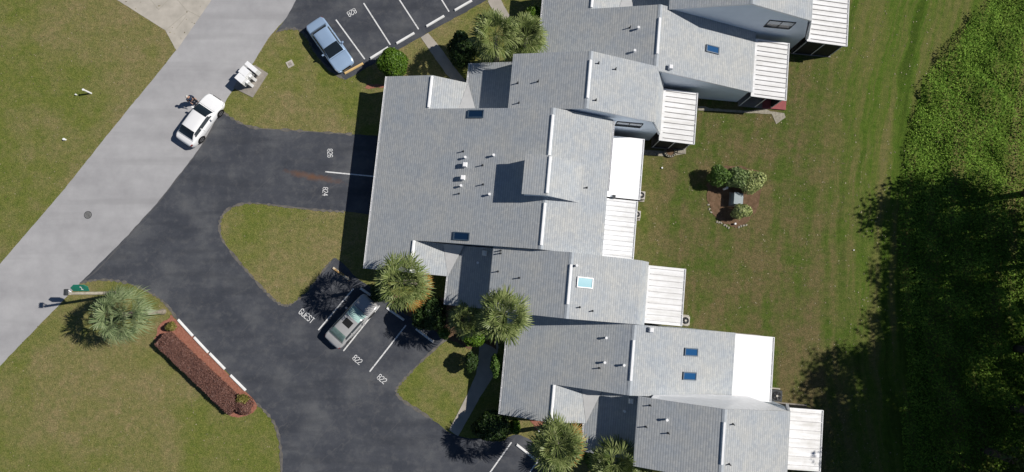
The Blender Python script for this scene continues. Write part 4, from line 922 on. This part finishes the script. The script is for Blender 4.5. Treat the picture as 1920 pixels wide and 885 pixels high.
            for wx in (wheelbase/2+.02, -wheelbase/2+.02):
                y = s.half(wx); q = MB(); q.cyl((wx, sg*(y-.05), wr), (wx, sg*(y+.004), wr), wr+.07, wr+.07, 28); q.obj('wheel_arch', 'black', t)
                q = MB(); q.cyl((wx, sg*(y-.2), wr), (wx, sg*(y+.02), wr), wr, wr*.97, 28); wo = q.obj('wheel', 'black', t)
                q = MB(); q.cyl((wx, sg*(y+.021), wr), (wx, sg*(y+.028), wr), wr*.68, wr*.64, 24)
                ro = q.obj('rim', ALLOY, wo); q = MB()
                for k in range(5):
                    a = k*1.2566+.4; q.cyl((wx+math.cos(a)*wr*.25, sg*(y+.024), wr+math.sin(a)*wr*.25), (wx+math.cos(a)*wr*.58, sg*(y+.024), wr+math.sin(a)*wr*.58), .028, .045, 8)
                q.obj('spoke_gap', 'black', wo)
        # shut lines: hood front edge and trunk edge, door line
        for x0 in (s.cowl+.03, s.deck-.03): patch(x0, x0+.018, 8.2, 12, 1, 'shut_line', 'black', t, both=True, off=.004, nx=1)
        for sg in (1, -1):
            patch(s.rf-1.0, s.rf-.985, 4.2, 6.9, sg, 'door_line', 'black', t, off=.004, nx=1)
            q = MB(); q.box(s.rf-.95, s.rf-.75, sg*(s.half(s.rf)+.0)-.012, sg*(s.half(s.rf))+.012, .80, .825); q.obj('door_handle', paint, t)
        # grille, bumpers, plate
        q = MB(); q.box(s.h-.03, s.h+.012, -.42, .42, .42, .62); q.obj('grille', 'black', t, bevel=.01)
        q = MB(); q.box(-s.h-.012, -s.h+.02, -.26, .26, .55, .68); q.obj('number_plate', 'white', t)
        return t, patch
HEAD = mat('headlight lens', (0.55, 0.57, 0.60), rough=.1, spec=.6); TAIL = mat('tail light lens', (0.25, 0.015, 0.012), rough=.15, spec=.6); ALLOY = mat('alloy rim', (0.28, 0.28, 0.29), rough=.35, metal=.6)
CW = mat('white car paint', (0.86, 0.86, 0.86), (0.84, 0.84, 0.85), 1, rough=.3, coat=1.0); CB = mat('light blue metallic paint', (0.31, 0.43, 0.60), (0.33, 0.45, 0.62), 1, rough=.35, metal=.2, coat=1.0); CS = mat('warm silver metallic paint', (0.43, 0.425, 0.42), (0.46, 0.455, 0.45), 1, rough=.3, metal=.2, coat=1.0)
TINT = glass('dark tinted car glass', (0.012, 0.018, 0.024), .04); SHADE = mat('reflective sun shade behind glass', (0.30, 0.46, 0.43), (0.38, 0.54, 0.51), 1.5, rough=.15, spec=.6); SHADE2 = mat('faded rear shade', (0.13, 0.20, 0.18), (0.20, 0.28, 0.255), 4, rough=.15, spec=.6)
def place(front, rear, h=.7):
    A = Vector(P(*front, h)); B = Vector(P(*rear, h)); return (A+B)/2, math.atan2(A.y-B.y, A.x-B.x), (A-B).length
c, rz, L = place((405, 184), (346, 266)); print('white', L)
car1, _ = Car(4.75, 1.84, [.70, .90, .98, .99, .92, .93, .80, .62, .50], 1.18, .42, -1.05, -1.82, 1.44).build('sedan', CW, c, rz, 'white sedan stopped on the pale road with a person beside it', 2.75, .33, TINT, TINT)
c, rz, L = place((648.5, 126), (588.5, 41)); print('blue', L)
car2, _ = Car(5.05, 1.86, [.62, .88, .93, .93, .89, .90, .80, .66, .52], 1.25, .36, -1.10, -1.62, 1.40).build('sedan', CB, c, rz, 'light blue sedan parked nose to the yellow wheel stop', 2.8, .33, TINT, TINT)
c, rz, L = place((696, 561), (621, 644)); print('silver', L)
car3, pt = Car(4.85, 1.80, [.62, .88, .95, .95, .90, .91, .80, .64, .50], 1.22, .36, -1.00, -1.75, 1.42).build('sedan', CS, c, rz, 'warm silver sedan with sunroof and teal windshield shade', 2.7, .33, SHADE, SHADE2)
pt(-.42, .16, 10.7, 12, 1, 'sunroof', 'black', car3, both=True, off=.010)

# ------------------------------------------------------------------ person beside the white car
def person(px, rz, label):
    x, y = P(*px); t = thing('person', (x, y, .008), label, 'person', None, rz)
    def skin(name, verts, edges, rad, m, par, root=0, sub=2):
        me = bpy.data.meshes.new(name); me.from_pydata(verts, edges, []); o = link(name, me, par); me.materials.append(m)
        sk = o.modifiers.new('s', 'SKIN'); sk.use_smooth_shade = True
        for v, r_ in zip(me.skin_vertices[0].data, rad): v.radius = (r_ if isinstance(r_, tuple) else (r_, r_))
        me.skin_vertices[0].data[root].use_root = True
        ss = o.modifiers.new('u', 'SUBSURF'); ss.levels = ss.render_levels = sub
        dg = bpy.context.evaluated_depsgraph_get(); ev = bpy.data.meshes.new_from_object(o.evaluated_get(dg)); ev.name = name; o.modifiers.clear(); o.data = ev; ev.materials.clear(); ev.materials.append(m)
        ev.polygons.foreach_set('use_smooth', [True]*len(ev.polygons)); return o
    sk_ = mat('skin', (0.45, 0.27, 0.19), rough=.5); shirt = mat('navy shirt', (0.025, 0.04, 0.075), rough=.9); pants = mat('dark shorts', (0.03, 0.035, 0.05), rough=.9); hair = mat('pale grey hair', (0.55, 0.53, 0.50), rough=.8); shoe = mat('shoe', (0.3, 0.3, 0.3))
    V = [(0, 0, .95), (0, 0, 1.15), (0, 0, 1.38), (.01, 0, 1.50), (.03, 0, 1.60), (.03, 0, 1.70)]; E_ = [(0, 1), (1, 2), (2, 3), (3, 4), (4, 5)]; Rd = [(.15, .11), (.15, .11), (.18, .115), .06, .095, .08]
    for s in (1, -1):
        b = len(V); V += [(0, s*.10, .88), (.03, s*.12, .50), (-.01, s*.13, .10), (.12, s*.14, .04)]; E_ += [(0, b), (b, b+1), (b+1, b+2), (b+2, b+3)]; Rd += [.10, .068, .042, .035]
        b = len(V); V += [(0, s*.20, 1.40), (-.02, s*.27, 1.12), (.18, s*.26, .98), (.25, s*.25, .94)]; E_ += [(2, b), (b, b+1), (b+1, b+2), (b+2, b+3)]; Rd += [.06, .045, .032, .034]
        hb = b+3
        for k, (dy, dx, dz) in enumerate(((-.03, .09, -.02), (-.01, .10, -.02), (.012, .095, -.02), (.03, .08, -.02), (-.045*s*0-.045, .045, .01))):
            q = len(V); V.append((.25+dx*.6, s*.25+dy*.8, .94+dz*.6)); V.append((.25+dx, s*.25+dy, .94+dz-.02)); E_ += [(hb, q), (q, q+1)]; Rd += [.009, .008]
    body = skin('body', V, E_, Rd, sk_, t)
    b = MB()
    for s in (1, -1): b.cyl((.115, s*.035, 1.665), (.125, s*.035, 1.665), .012, .012, 8)
    b.obj('eyes', 'black', t)
    b = MB(); b.prism([(.11, -.012, 1.66), (.115, -.012, 1.66), (.115, .012, 1.66), (.11, .012, 1.66)], [(.11, -.018, 1.62), (.14, -.018, 1.62), (.14, .018, 1.62), (.11, .018, 1.62)]); b.obj('nose', sk_, t)
    # clothing: slightly larger shells over torso / hips
    skin('shirt', [(0, 0, .97), (0, 0, 1.18), (0, 0, 1.40), (0, .20, 1.40), (-.02, .27, 1.12), (0, -.20, 1.40), (-.02, -.27, 1.12), (.15, .262, .995), (.15, -.262, .995)], [(0, 1), (1, 2), (2, 3), (3, 4), (2, 5), (5, 6), (4, 7), (6, 8)], [(.19, .16), (.19, .155), (.225, .165), .10, .075, .10, .075, .055, .055], shirt, t)
    skin('trousers', [(0, 0, .98), (0, .10, .86), (.03, .12, .50), (0, .13, .12), (0, -.10, .86), (.03, -.12, .50), (0, -.13, .12)], [(0, 1), (1, 2), (2, 3), (0, 4), (4, 5), (5, 6)], [(.18, .14), .135, .10, .075, .135, .10, .075], pants, t)
    bm = bmesh.new(); bmesh.ops.create_uvsphere(bm, u_segments=20, v_segments=12, radius=.125)
    for v in bm.verts: v.co.z *= .9
    bmesh.ops.delete(bm, geom=[v for v in bm.verts if v.co.z < -.035 or (v.co.x > .07 and v.co.z < .03)], context='VERTS')
    me = bpy.data.meshes.new('hair'); bm.to_mesh(me); bm.free(); me.materials.append(hair); link('hair', me, t, (.01, 0, 1.70))
    for s in (1, -1): b = MB(); b.box(-.08, .19, s*.14-.045, s*.14+.045, 0, .085); b.obj('shoe', shoe, t, bevel=.02)
    return t
person((370, 193), R(-35), 'person in a dark navy shirt with pale hair standing beside the white sedan')
